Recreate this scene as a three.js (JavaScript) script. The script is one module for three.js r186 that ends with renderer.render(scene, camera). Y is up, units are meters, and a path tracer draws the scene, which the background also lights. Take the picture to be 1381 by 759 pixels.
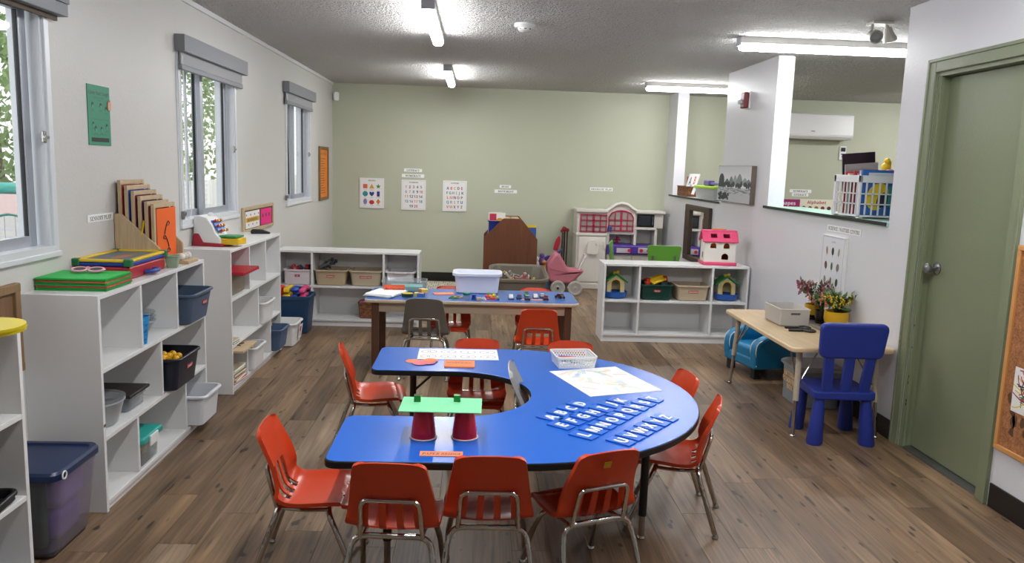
import * as THREE from 'three';
import { RoundedBoxGeometry } from 'three/addons/geometries/RoundedBoxGeometry.js';
import { mergeGeometries, mergeVertices, toCreasedNormals } from 'three/addons/utils/BufferGeometryUtils.js';
import { RectAreaLightUniformsLib } from 'three/addons/lights/RectAreaLightUniformsLib.js';
import { TextGeometry } from 'three/addons/geometries/TextGeometry.js';
import { FontLoader } from 'three/addons/loaders/FontLoader.js';

// ---------------------------------------------------------------- camera, sky, exposure
// x runs along the green back wall (z = 0), z runs along the window wall (x = 0) towards the camera.
const scene = new THREE.Scene();
const FOCAL = 1054.27;
const camera = new THREE.PerspectiveCamera(2 * Math.atan(379.5 / FOCAL) * 180 / Math.PI, 1381 / 759, 0.05, 120);
camera.position.set(1.8082, 1.4862, 10.0021);
camera.rotation.order = 'YXZ';
camera.rotation.set(-0.146, -0.049, 0.0323);
camera.updateMatrixWorld(true);
scene.background = new THREE.Color(0.93, 0.97, 1.0);
scene.backgroundIntensity = 1.2;
const renderer = new THREE.WebGLRenderer({ antialias: true });
renderer.toneMapping = THREE.LinearToneMapping;
renderer.toneMappingExposure = 1.5;
renderer.shadowMap.enabled = true;
RectAreaLightUniformsLib.init();
const TUBE_POWER = 36;      // radiance of each ceiling lamp's downward light
const TUBE_GLOW = 32;        // glow of its diffuser
// room sizes
const W = 4.221, H = 2.44, Z_END = 11.6, X_FAR = 8.7;

// ---------------------------------------------------------------- a pixel and the plane it lies on give a point
function ray(u, v) { return new THREE.Vector3((u - 690.5) / FOCAL, -(v - 379.5) / FOCAL, -1).applyQuaternion(camera.quaternion); }
function on(axis, value, u, v) { const d = ray(u, v), c = camera.position; return c.clone().addScaledVector(d, (value - c[axis]) / d[axis]); }
const onY = (u, v, y) => on('y', y, u, v), onX = (u, v, x) => on('x', x, u, v), onZ = (u, v, z) => on('z', z, u, v);

// ---------------------------------------------------------------- numbers and noise
function rng(seed) { let s = seed | 0; return () => { s = (s + 0x6d2b79f5) | 0; let t = Math.imul(s ^ (s >>> 15), 1 | s); t = (t + Math.imul(t ^ (t >>> 7), 61 | t)) ^ t; return ((t ^ (t >>> 14)) >>> 0) / 4294967296; }; }
const hash2 = (x, y, s = 0) => { let h = Math.imul(x, 374761393) + Math.imul(y, 668265263) + Math.imul(s, 1274126177); h = Math.imul(h ^ (h >>> 13), 1274126177); return ((h ^ (h >>> 16)) >>> 0) / 4294967296; };
function vnoise(x, y, px, py, s) {           // tiles with periods px, py
  const xi = Math.floor(x), yi = Math.floor(y), fx = x - xi, fy = y - yi, sx = fx * fx * (3 - 2 * fx), sy = fy * fy * (3 - 2 * fy);
  const m = (a, n) => ((a % n) + n) % n, g = (i, j) => hash2(m(i, px), m(j, py), s);
  const a = g(xi, yi) + (g(xi + 1, yi) - g(xi, yi)) * sx, b = g(xi, yi + 1) + (g(xi + 1, yi + 1) - g(xi, yi + 1)) * sx;
  return a + (b - a) * sy;
}
function fbm(u, v, fx, fy, s, oct = 4) { let t = 0, a = 0.5, n = 0; for (let k = 0; k < oct; k++) { t += a * vnoise(u * fx, v * fy, fx, fy, s + k); n += a; a *= 0.5; fx *= 2; fy *= 2; } return t / n; }
const clamp = (x, a = 0, b = 1) => Math.min(b, Math.max(a, x)), mix = (a, b, t) => a + (b - a) * t, smooth = (a, b, x) => { const t = clamp((x - a) / (b - a)); return t * t * (3 - 2 * t); };

// ---------------------------------------------------------------- textures
function dataTex(w, h, fn, srgb = true) {
  const d = new Uint8Array(w * h * 4);
  for (let y = 0; y < h; y++) for (let x = 0; x < w; x++) { const c = fn(x / w, y / h, x, y), i = (y * w + x) * 4; d[i] = clamp(c[0], 0, 255); d[i + 1] = clamp(c[1], 0, 255); d[i + 2] = clamp(c[2], 0, 255); d[i + 3] = 255; }
  const t = new THREE.DataTexture(d, w, h, THREE.RGBAFormat);
  t.wrapS = t.wrapT = THREE.RepeatWrapping; t.magFilter = THREE.LinearFilter; t.minFilter = THREE.LinearFilter;
  if (srgb) t.colorSpace = THREE.SRGBColorSpace;
  t.needsUpdate = true;
  return t;
}
function canvasTex(w, h, draw) {
  const c = document.createElement('canvas'); c.width = w; c.height = h;
  const g = c.getContext('2d'); g.fillStyle = '#fff'; g.fillRect(0, 0, w, h); g.textAlign = 'center'; g.textBaseline = 'middle';
  draw(g, w, h);
  const t = new THREE.CanvasTexture(c); t.colorSpace = THREE.SRGBColorSpace; t.magFilter = THREE.LinearFilter;
  return t;
}
// weathered oak plank print: u across (0.6 m), v along (2.4 m)
const plankTex = dataTex(512, 1024, (u, v) => {
  const warp = fbm(u, v, 4, 3, 5) * 0.08;
  const fine = fbm(u + warp, v, 128, 9, 11, 3), grain = fbm(u + warp, v, 36, 6, 21, 4), broad = fbm(u, v, 7, 5, 31, 3);
  const streak = smooth(0.64, 0.9, fbm(u + warp * 0.5, v, 24, 7, 41, 3)) * 0.4;
  const knot = smooth(0.80, 0.9, fbm(u, v, 18, 24, 51, 2)) * 0.7;
  let t = 0.57 + (fine - 0.5) * 0.3 + (grain - 0.5) * 0.42 + (broad - 0.5) * 0.55 - streak - knot;
  t = clamp(t, 0, 1);
  return [mix(60, 184, t), mix(49, 157, t), mix(39, 128, t)];
});
const plankBump = dataTex(512, 512, (u, v) => { const f = fbm(u, v, 110, 7, 12, 3), g = fbm(u, v, 40, 5, 22, 3); const t = 255 * clamp(0.2 + 0.5 * f + 0.3 * g); return [t, t, t]; }, false);
const popcornTex = dataTex(1024, 1024, (u, v) => {
  const a = fbm(u, v, 90, 90, 3, 2), b = fbm(u, v, 34, 34, 7, 2), c = fbm(u, v, 190, 190, 17, 1);
  const t = 255 * clamp(smooth(0.44, 0.72, a) * 0.62 + smooth(0.45, 0.7, b) * 0.22 + c * 0.2); return [t, t, t];
}, false);
const wallBump = dataTex(512, 512, (u, v) => { const t = 255 * (0.55 * fbm(u, v, 60, 60, 71, 3) + 0.45 * fbm(u, v, 8, 8, 75, 3)); return [t, t, t]; }, false);
const oakTex = dataTex(512, 512, (u, v) => { const t = fbm(u, v, 60, 4, 81, 3) * 0.55 + fbm(u, v, 14, 3, 85, 3) * 0.45; const k = mix(0.82, 1.1, t); return [255 * clamp(k * 0.9), 255 * clamp(k * 0.9), 255 * clamp(k * 0.9)]; });
const corkTex = dataTex(512, 512, (u, v) => { const a = fbm(u, v, 90, 90, 91, 2), b = fbm(u, v, 20, 20, 95, 2); const t = clamp(0.25 + a * 0.7 + (b - 0.5) * 0.3); return [mix(96, 196, t), mix(60, 132, t), mix(34, 84, t)]; });
const weaveTex = dataTex(256, 256, (u, v, x, y) => { const a = ((x >> 3) + (y >> 3)) & 1, e = ((x & 7) === 0 || (y & 7) === 0) ? 0.72 : 1, t = 255 * (a ? 0.94 : 0.82) * e; return [t, t, t]; });
const wickerTex = dataTex(256, 256, (u, v, x, y) => { const row = y >> 4, col = (x + (row & 1) * 16) >> 5, e = ((y & 15) < 2) ? 0.45 : 1; const s = 0.75 + 0.5 * hash2(row, col & 7, 4); return [255 * 0.47 * s * e, 255 * 0.30 * s * e, 255 * 0.18 * s * e]; });

// ---------------------------------------------------------------- materials
function mat(color, o = {}) {
  const P = ['clearcoat', 'transmission', 'sheen', 'thickness', 'ior', 'attenuationDistance', 'sheenColor'].some((k) => k in o) ? THREE.MeshPhysicalMaterial : THREE.MeshStandardMaterial;
  const { triUV, ...rest } = o;
  const m = new P({ color, roughness: 0.5, metalness: 0, ...rest });
  if (triUV) m.userData.triUV = triUV;
  return m;
}
const rep = (t, x, y = x) => { const c = t.clone(); c.repeat.set(x, y); c.needsUpdate = true; return c; };
const M = {
  wallCool: mat('#dcdce1', { roughness: 0.4, bumpMap: rep(wallBump, 1.6), bumpScale: 0.0012, triUV: 1 }),
  wall: mat('#cbc9c5', { roughness: 0.42, bumpMap: rep(wallBump, 1.6), bumpScale: 0.0012, triUV: 1 }),
  green: mat('#b9bca6', { roughness: 0.5, bumpMap: rep(wallBump, 1.6), bumpScale: 0.0012, triUV: 1 }),
  ceiling: mat('#edebe8', { roughness: 0.85, bumpMap: rep(popcornTex, 1.1), bumpScale: 0.05, triUV: 1 }),
  trimWhite: mat('#d9d9d9', { roughness: 0.4 }),
  baseboard: mat('#15110f', { roughness: 0.35 }),
  doorGreen: mat('#7c8367', { roughness: 0.34, bumpMap: rep(wallBump, 1.6), bumpScale: 0.0008, triUV: 1 }),
  slab: mat('#6b5a4b', { roughness: 0.7 }),
  shelf: mat('#dfdfde', { roughness: 0.33 }),
  melEdge: mat('#e6e6e5', { roughness: 0.36 }),
  red: mat('#d0421c', { roughness: 0.3 }),
  greyPlastic: mat('#6b665f', { roughness: 0.38 }),
  chrome: mat('#c4c2bd', { roughness: 0.16, metalness: 1 }),
  steel: mat('#8f8f90', { roughness: 0.35, metalness: 0.9 }),
  alu: mat('#b4b8c0', { roughness: 0.36, metalness: 0.6 }),
  aluLight: mat('#dadde1', { roughness: 0.4, metalness: 0.2 }),
  blueTop: mat('#1964cc', { roughness: 0.27 }),
  blueTop2: mat('#3f68b0', { roughness: 0.26 }),
  blackRub: mat('#121214', { roughness: 0.4 }),
  black: mat('#17171a', { roughness: 0.45 }),
  beige: mat('#b9ab95', { roughness: 0.5 }),
  darkWood: mat('#6b4630', { roughness: 0.5, map: rep(oakTex, 2), triUV: 1 }),
  cabWood: mat('#7c4a2e', { roughness: 0.38, map: rep(oakTex, 1.3), triUV: 1 }),
  oak: mat('#dcc29b', { roughness: 0.55, map: rep(oakTex, 2.5), triUV: 1 }),
  maple: mat('#e3c79c', { roughness: 0.3, map: rep(oakTex, 1.2), triUV: 1 }),
  mapleEdge: mat('#d8bd95', { roughness: 0.4 }),
  paper: mat('#f1f1ee', { roughness: 0.8 }),
  white: mat('#e9e9e8', { roughness: 0.35 }),
  whiteSatin: mat('#dddcd8', { roughness: 0.5 }),
  orangePaper: mat('#ef8a5c', { roughness: 0.8 }),
  pinkPaper: mat('#ef7f8d', { roughness: 0.8 }),
  mint: mat('#8fdcb4', { roughness: 0.6 }),
  redTag: mat('#a93436', { roughness: 0.6 }),
  clear: mat('#e8ecee', { roughness: 0.12, transmission: 0.9, thickness: 0, ior: 1.45 }),
  frost: mat('#d9dde0', { roughness: 0.45, transmission: 0.55, thickness: 0, ior: 1.45 }),
  glass: mat('#ffffff', { roughness: 0.02, transmission: 1, thickness: 0, ior: 1.5 }),
  mirror: mat('#e9ecec', { roughness: 0.03, metalness: 1 }),
  shade: mat('#84868c', { roughness: 0.5 }),
  shadeDark: mat('#55565b', { roughness: 0.6 }),
  cork: mat('#ffffff', { roughness: 0.9, map: rep(corkTex, 2.2), triUV: 1 }),
  yellow: mat('#e6c11d', { roughness: 0.4 }),
  blue: mat('#1c3fa0', { roughness: 0.4 }),
};
const colorCache = {};
const plastic = (c, r = 0.38) => colorCache[c + r] ?? (colorCache[c + r] = mat(c, { roughness: r }));

// ---------------------------------------------------------------- geometry helpers (each returns a geometry)
function prep(g) {
  g = g.index ? g.toNonIndexed() : g;
  for (const k of Object.keys(g.attributes)) if (!['position', 'normal', 'uv'].includes(k)) g.deleteAttribute(k);
  if (!g.attributes.normal) g.computeVertexNormals();
  if (!g.attributes.uv) g.setAttribute('uv', new THREE.BufferAttribute(new Float32Array(g.attributes.position.count * 2), 2));
  return g;
}
function triUV(g) {
  const p = g.attributes.position, n = g.attributes.normal, uv = g.attributes.uv;
  for (let i = 0; i < p.count; i++) {
    const ax = Math.abs(n.getX(i)), ay = Math.abs(n.getY(i)), az = Math.abs(n.getZ(i));
    if (ay >= ax && ay >= az) uv.setXY(i, p.getX(i), p.getZ(i)); else if (ax >= az) uv.setXY(i, p.getZ(i), p.getY(i)); else uv.setXY(i, p.getX(i), p.getY(i));
  }
  return g;
}
function box(w, h, d, x = 0, y = 0, z = 0, r = 0) {       // centred on x, z; base at y
  const g = r > 0 ? new RoundedBoxGeometry(w, h, d, 2, Math.min(r, w / 2.01, h / 2.01, d / 2.01)) : new THREE.BoxGeometry(w, h, d);
  return g.translate(x, y + h / 2, z);
}
const span = (x0, x1, y0, y1, z0, z1, r = 0) => box(x1 - x0, y1 - y0, z1 - z0, (x0 + x1) / 2, y0, (z0 + z1) / 2, r);
const cyl = (r0, r1, h, x = 0, y = 0, z = 0, seg = 20) => new THREE.CylinderGeometry(r1, r0, h, seg).translate(x, y + h / 2, z);
const ball = (r, x = 0, y = 0, z = 0, sx = 1, sy = 1, sz = 1, seg = 14) => new THREE.SphereGeometry(r, seg, Math.round(seg * 0.7)).scale(sx, sy, sz).translate(x, y, z);
const V = (x, y, z) => new THREE.Vector3(x, y, z);
const tube = (pts, r, n = 24, rad = 8, closed = false, tension = 0.5) => new THREE.TubeGeometry(new THREE.CatmullRomCurve3(pts.map((p) => (p.isVector3 ? p : V(...p))), closed, 'catmullrom', tension), n, r, rad, closed);
function polyTube(pts, r, bend = 0.03, rad = 8) {          // straight runs with rounded corners
  const P = pts.map((p) => (p.isVector3 ? p : V(...p))), path = new THREE.CurvePath();
  let last = P[0];
  for (let i = 1; i < P.length - 1; i++) {
    const a = P[i].clone().sub(P[i - 1]), b = P[i + 1].clone().sub(P[i]), k = Math.min(bend, a.length() * 0.45, b.length() * 0.45);
    const p0 = P[i].clone().addScaledVector(a.normalize(), -k), p1 = P[i].clone().addScaledVector(b.normalize(), k);
    path.add(new THREE.LineCurve3(last, p0)); path.add(new THREE.QuadraticBezierCurve3(p0, P[i], p1)); last = p1;
  }
  path.add(new THREE.LineCurve3(last, P[P.length - 1]));
  const out = [];
  for (const c of path.curves) { const n = c.isLineCurve3 ? 1 : 6; for (let k = out.length ? 1 : 0; k <= n; k++) out.push(c.getPoint(k / n)); }
  return sweep(out, r, rad);
}
function sweep(P, r, rad = 8) {                            // round tube through points, capped
  const n = P.length, pos = [], idx = [];
  let N = V(0, 1, 0);
  const T = P.map((p, i) => P[Math.min(n - 1, i + 1)].clone().sub(P[Math.max(0, i - 1)]).normalize());
  if (Math.abs(T[0].y) > 0.9) N = V(1, 0, 0);
  for (let i = 0; i < n; i++) {
    N = N.clone().addScaledVector(T[i], -N.dot(T[i])).normalize();
    const B = T[i].clone().cross(N), rr = Array.isArray(r) ? r[i] : r;
    for (let k = 0; k < rad; k++) { const a = 2 * Math.PI * k / rad, q = P[i].clone().addScaledVector(N, Math.cos(a) * rr).addScaledVector(B, Math.sin(a) * rr); pos.push(q.x, q.y, q.z); }
  }
  for (let i = 0; i < n - 1; i++) for (let k = 0; k < rad; k++) { const a = i * rad + k, b = i * rad + (k + 1) % rad; idx.push(a, b, a + rad, b, b + rad, a + rad); }
  for (let k = 1; k < rad - 1; k++) { idx.push(0, k + 1, k); const o = (n - 1) * rad; idx.push(o, o + k, o + k + 1); }
  const g = new THREE.BufferGeometry(); g.setAttribute('position', new THREE.Float32BufferAttribute(pos, 3)); g.setIndex(idx);
  return crease(g, 0.9);
}
const crease = (g, a = 0.7) => { g = prep(g.index ? g : mergeVertices(g)); g.deleteAttribute('normal'); g.deleteAttribute('uv'); return prep(toCreasedNormals(g, a)); };
const lathe = (pts, seg = 28, a = 0.7) => { const g = new THREE.LatheGeometry(pts.map((p) => new THREE.Vector2(p[0], p[1])), seg); g.deleteAttribute('normal'); g.deleteAttribute('uv'); return crease(mergeVertices(g, 1e-5), a); };
function outline(pts, round = 0) {                         // a Shape from corners, rounded
  const s = new THREE.Shape(), n = pts.length;
  for (let i = 0; i < n; i++) {
    const p = new THREE.Vector2(...pts[i]), a = new THREE.Vector2(...pts[(i + n - 1) % n]), b = new THREE.Vector2(...pts[(i + 1) % n]), r = pts[i][2] ?? round;
    if (r <= 0) { i ? s.lineTo(p.x, p.y) : s.moveTo(p.x, p.y); continue; }
    const k0 = Math.min(r, p.distanceTo(a) * 0.48), k1 = Math.min(r, p.distanceTo(b) * 0.48);
    const p0 = p.clone().add(a.clone().sub(p).setLength(k0)), p1 = p.clone().add(b.clone().sub(p).setLength(k1));
    i ? s.lineTo(p0.x, p0.y) : s.moveTo(p0.x, p0.y);
    s.quadraticCurveTo(p.x, p.y, p1.x, p1.y);
  }
  s.closePath();
  return s;
}
const ext = (shape, depth, bevel = 0, seg = 8) => new THREE.ExtrudeGeometry(shape, { depth: depth - 2 * bevel, bevelEnabled: bevel > 0, bevelThickness: bevel, bevelSize: bevel, bevelOffset: -bevel, bevelSegments: 2, curveSegments: seg }).translate(0, 0, bevel);
const flatUp = (g, y) => g.rotateX(-Math.PI / 2).translate(0, y, 0);     // a shape drawn in (x, -z) laid level at y, thickness upwards
function ring(w, d, r, y, cx = 0, cz = 0, n = 4) {         // rounded rectangle, level
  r = Math.min(r, w / 2, d / 2); const out = [];
  for (const [sx, sz, a0] of [[1, 1, 0], [-1, 1, 90], [-1, -1, 180], [1, -1, 270]]) for (let k = 0; k <= n; k++) { const a = (a0 + 90 * k / n) * Math.PI / 180; out.push(V(cx + sx * (w / 2 - r) + r * Math.cos(a), y, cz + sz * (d / 2 - r) + r * Math.sin(a))); }
  return out;
}
function loft(rings, cap0 = true, cap1 = true, a = 0.6) {
  const m = rings[0].length, pos = [], idx = [];
  for (const R of rings) for (const p of R) pos.push(p.x, p.y, p.z);
  for (let i = 0; i < rings.length - 1; i++) for (let k = 0; k < m; k++) { const a0 = i * m + k, b0 = i * m + (k + 1) % m; idx.push(a0, a0 + m, b0, b0, a0 + m, b0 + m); }
  const capIt = (R, o, flip) => { const c = R.reduce((s, p) => s.add(p), V(0, 0, 0)).divideScalar(m), ci = pos.length / 3; pos.push(c.x, c.y, c.z); for (let k = 0; k < m; k++) flip ? idx.push(ci, o + k, o + (k + 1) % m) : idx.push(ci, o + (k + 1) % m, o + k); };
  if (cap0) capIt(rings[0], 0, true);
  if (cap1) capIt(rings[rings.length - 1], (rings.length - 1) * m, false);
  const g = new THREE.BufferGeometry(); g.setAttribute('position', new THREE.Float32BufferAttribute(pos, 3)); g.setIndex(idx);
  return crease(g, a);
}
// an open tub: tapered rounded walls with thickness and a rolled rim; w, d at the rim
function tub(w, d, h, o = {}) {
  const { taper = 0.86, r = 0.025, t = 0.003, rim = 0.01, rimH = 0.012, foot = 0 } = o, bw = w * taper, bd = d * taper, wi = w - 2 * rim, di = d - 2 * rim;
  return loft([ring(bw * 0.9, bd * 0.9, r * 0.7, foot), ring(bw, bd, r * 0.8, foot + 0.008), ring(wi, di, r, h - rimH), ring(w, d, r + rim, h - rimH), ring(w, d, r + rim, h - 0.003), ring(w - 0.006, d - 0.006, r + rim, h), ring(wi - 2 * t + 0.004, di - 2 * t + 0.004, r, h), ring(wi - 2 * t, di - 2 * t, r, h - 0.004), ring(bw - 2 * t, bd - 2 * t, r * 0.7, foot + t + 0.003)], true, true);
}
const move = (g, x, y, z, ry = 0) => { if (ry) g.rotateY(ry); return g.translate(x, y, z); };

// ---------------------------------------------------------------- objects
const taken = new Map();
function numbered(name) { const n = taken.get(name) ?? 0; taken.set(name, n + 1); return n ? name + '_' + String(n).padStart(3, '0') : name; }
function obj(name, geos, m, parent) {
  const list = (Array.isArray(geos) ? geos : [geos]).map(prep), g = list.length > 1 ? mergeGeometries(list) : list[0];
  if (m.userData.triUV) triUV(g);
  const o = new THREE.Mesh(g, m); o.castShadow = o.receiveShadow = true;
  o.name = parent ? name : numbered(name);
  (parent ?? scene).add(o);
  return o;
}
function tag(o, label, category, group) { o.userData.label = label; o.userData.category = category; if (group) o.userData.group = group; return o; }
function thing(name, label, category, p = [0, 0, 0], turn = 0, group) {
  const o = new THREE.Group(); o.name = numbered(name); scene.add(o);
  Array.isArray(p) ? o.position.set(...p) : o.position.copy(p); o.rotation.y = turn;
  return tag(o, label, category, group);
}
function struct(name, geos, m, parent) { const o = obj(name, geos, m, parent); o.userData.kind = 'structure'; return o; }
function dup(root, p, turn, label, group) {
  const r = root.clone(); r.name = numbered(root.name.replace(/_\d{3}$/, '')); r.userData = { ...root.userData }; scene.add(r);
  Array.isArray(p) ? r.position.set(...p) : r.position.copy(p); r.rotation.set(0, turn, 0);
  if (label) r.userData.label = label;
  if (group) r.userData.group = group;
  return r;
}
// print: a picture drawn on a canvas, on a sheet of its own just off the face it is printed on; faces +z, centred
function print(name, w, h, tex, parent, x = 0, y = 0, z = 0, ry = 0, rx = 0, rough = 0.6) {
  const m = new THREE.MeshStandardMaterial({ map: tex, roughness: rough });
  const o = new THREE.Mesh(new THREE.PlaneGeometry(w, h), m); o.name = name; o.position.set(x, y, z); o.rotation.set(rx, ry, 0, 'YXZ'); o.castShadow = o.receiveShadow = true;
  parent.add(o); return o;
}
const words = (lines, o = {}) => canvasTex(o.w ?? 512, o.h ?? 128, (g, w, h) => {
  g.fillStyle = o.bg ?? '#f4f4f2'; g.fillRect(0, 0, w, h); g.fillStyle = o.ink ?? '#15181f';
  lines.forEach((t, i) => { g.font = o.font ?? 'bold 70px serif'; g.fillText(t, w / 2, h * (i + 0.55) / lines.length, w * 0.94); });
});

// ================================================================ THE SETTING
// ---- floor: a slab with vinyl planks laid along z
const floor = struct('floor', [span(-0.14, X_FAR + 0.12, -0.12, -0.006, -0.12, Z_END + 0.12), span(0, W, -0.006, 0, 8.65, Z_END), span(W, X_FAR, -0.006, 0, 0, Z_END)], M.slab);
{
  const r = rng(7), tones = ['#ffffff', '#f3ece4', '#e4dbd0', '#d8cdc0', '#c9bdb0', '#eadfd0', '#f0e6da'];
  const mats = tones.map((c) => mat(c, { roughness: 0.42, map: plankTex, bumpMap: rep(plankBump, 1), bumpScale: 0.0007 }));
  const PW = 0.1525, PL = 1.22;
  for (let i = 0; i * PW < W; i++) {
    const x0 = i * PW, x1 = Math.min(W, x0 + PW);
    let z = -r() * PL * 0.9 - 0.02;
    while (z < 8.65) {
      const z0 = Math.max(0, z), z1 = Math.min(8.65, z + PL); z += PL;
      if (z1 - z0 < 0.02) continue;
      const g = span(x0 + 0.0007, x1 - 0.0007, -0.006, 0, z0 + 0.0008, z1 - 0.0008), p = g.attributes.position, uv = g.attributes.uv, du = r(), dv = r(), fl = r() < 0.5 ? -1 : 1;
      for (let k = 0; k < p.count; k++) uv.setXY(k, (p.getX(k) - x0) / 0.6 + du, fl * (p.getZ(k) - z0) / 2.4 + dv);
      obj('plank', g, mats[Math.floor(r() * mats.length)], floor);
    }
  }
}
const ceiling = struct('ceiling', span(-0.14, X_FAR + 0.12, H, H + 0.12, -0.12, Z_END + 0.12), M.ceiling);

// ---- walls
const WIN = [[6.55, 7.72], [3.975, 5.115], [1.345, 2.43]], WY0 = 1.06, WY1 = 2.12;
{
  const g = [span(-0.14, 0, 0, WY0, 0, Z_END), span(-0.14, 0, WY1, H, 0, Z_END)];
  let z = 0;
  for (const [a, b] of [...WIN].reverse()) { g.push(span(-0.14, 0, WY0, WY1, z, a)); z = b; }
  g.push(span(-0.14, 0, WY0, WY1, z, Z_END));
  struct('wall_left', g, M.wall);
}
struct('wall_back', span(-0.14, X_FAR + 0.12, 0, H, -0.12, 0), M.green);
const WT = 0.135, ZP0 = 0.42, ZP1 = 2.334, ZP2 = 3.599, ZP3 = 5.534, SILL1 = 1.185, SILL2 = 1.205, D0 = 5.875, D1 = 6.58, DH = 2.045;
struct('wall_right', [span(W, W + WT, 0, H, 0, ZP0), span(W, W + WT, 0, SILL1, ZP0, ZP1), span(W, W + WT, 0, H, ZP1, ZP2), span(W, W + WT, 0, SILL2, ZP2, ZP3), span(W, W + WT, 0, H, ZP3, D0), span(W, W + WT, DH, H, D0, D1), span(W, W + WT, 0, H, D1, Z_END)], M.wallCool);
struct('wall_front', span(-0.14, X_FAR + 0.12, 0, H, Z_END, Z_END + 0.12), M.wall);
struct('wall_far', span(X_FAR, X_FAR + 0.12, 0, H, 0, Z_END), M.green);
struct('trim_1', span(0, 0.016, H - 0.03, H, 0, Z_END), M.trimWhite);
struct('baseboard_back', span(0.008, W - 0.008, 0, 0.112, 0, 0.008), M.baseboard);
struct('baseboard_left', span(0, 0.008, 0, 0.112, 0, Z_END), M.baseboard);
struct('baseboard_right', [span(W - 0.008, W, 0, 0.112, 0, 5.795), span(W - 0.008, W, 0, 0.112, 6.665, Z_END)], M.baseboard);
// ledges on the two half walls: pale laminate with a black edge
struct('trim_2', span(W - 0.012, W + 0.3, SILL2, SILL2 + 0.026, ZP2 + 0.002, ZP3 - 0.002), mat('#a9cfc0', { roughness: 0.3 }));
struct('trim_3', span(W - 0.02, W - 0.012, SILL2 + 0.006, SILL2 + 0.027, ZP2 - 0.05, ZP3 - 0.002), M.black);
struct('trim_4', span(W - 0.012, W + 0.22, SILL1, SILL1 + 0.02, ZP0 + 0.002, ZP1 - 0.002), mat('#c9c9c6', { roughness: 0.4 }));
struct('trim_5', span(W - 0.02, W - 0.012, SILL1 + 0.002, SILL1 + 0.021, ZP0 - 0.12, ZP1 - 0.002), M.black);

// ---- windows: aluminium sliders set in the wall
WIN.forEach(([a, b], i) => {
  const w = new THREE.Group(); w.name = 'window_' + (i + 1); w.userData.kind = 'structure'; scene.add(w);
  const f = 0.03, mid = (a + b) / 2;
  obj('frame', [span(-0.14, 0.012, WY0, WY1, a, a + f, 0.003), span(-0.14, 0.012, WY0, WY1, b - f, b, 0.003), span(-0.14, 0.012, WY1 - f, WY1, a + f, b - f), span(-0.14, 0.012, WY0, WY0 + f, a + f, b - f),
    span(-0.035, 0.0, WY0 + f, WY1 - f, a + f, a + f + 0.016), span(-0.035, 0, WY0 + f, WY1 - f, b - f - 0.016, b - f)], M.aluLight, w);
  obj('flange', [span(0, 0.006, WY0 - 0.02, WY1 + 0.02, a - 0.014, a), span(0, 0.006, WY0 - 0.02, WY1 + 0.02, b, b + 0.014), span(0, 0.006, WY0 - 0.02, WY0, a, b), span(0, 0.006, WY1, WY1 + 0.02, a, b)], M.aluLight, w);
  obj('sill', span(-0.03, 0.018, WY0 - 0.02, WY0 + 0.004, a - 0.016, b + 0.016, 0.004), M.aluLight, w);
  const sash = (z0, z1, x) => {
    const s = obj('sash', [span(x - 0.014, x + 0.014, WY0 + f, WY1 - f, z0, z0 + 0.05, 0.003), span(x - 0.014, x + 0.014, WY0 + f, WY1 - f, z1 - 0.05, z1, 0.003), span(x - 0.014, x + 0.014, WY0 + f, WY0 + f + 0.045, z0 + 0.05, z1 - 0.05), span(x - 0.014, x + 0.014, WY1 - f - 0.045, WY1 - f, z0 + 0.05, z1 - 0.05)], M.alu, w);
    obj('gasket', [span(x - 0.008, x + 0.008, WY0 + f + 0.045, WY1 - f - 0.045, z0 + 0.05, z0 + 0.054), span(x - 0.008, x + 0.008, WY0 + f + 0.045, WY1 - f - 0.045, z1 - 0.054, z1 - 0.05)], M.blackRub, s);
    obj('pane', span(x - 0.003, x + 0.003, WY0 + f + 0.04, WY1 - f - 0.04, z0 + 0.045, z1 - 0.045), M.glass, s);
  };
  sash(a + f + 0.03, mid + 0.035, -0.06); sash(mid - 0.035, b - f - 0.01, -0.1);
  if (i) for (const t of [0.18, 0.34, 0.5]) obj('mullion', span(-0.128, -0.118, WY0 + f, WY1 - f, mix(mid, b - f, t) - 0.016, mix(mid, b - f, t) + 0.016), M.aluLight, w);
  obj('latch', [box(0.016, 0.05, 0.022, 0.004, 1.52, a + f + 0.03, 0.006), box(0.012, 0.014, 0.035, 0.014, 1.538, a + f + 0.03, 0.004)], M.chrome, w);
});

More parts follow.
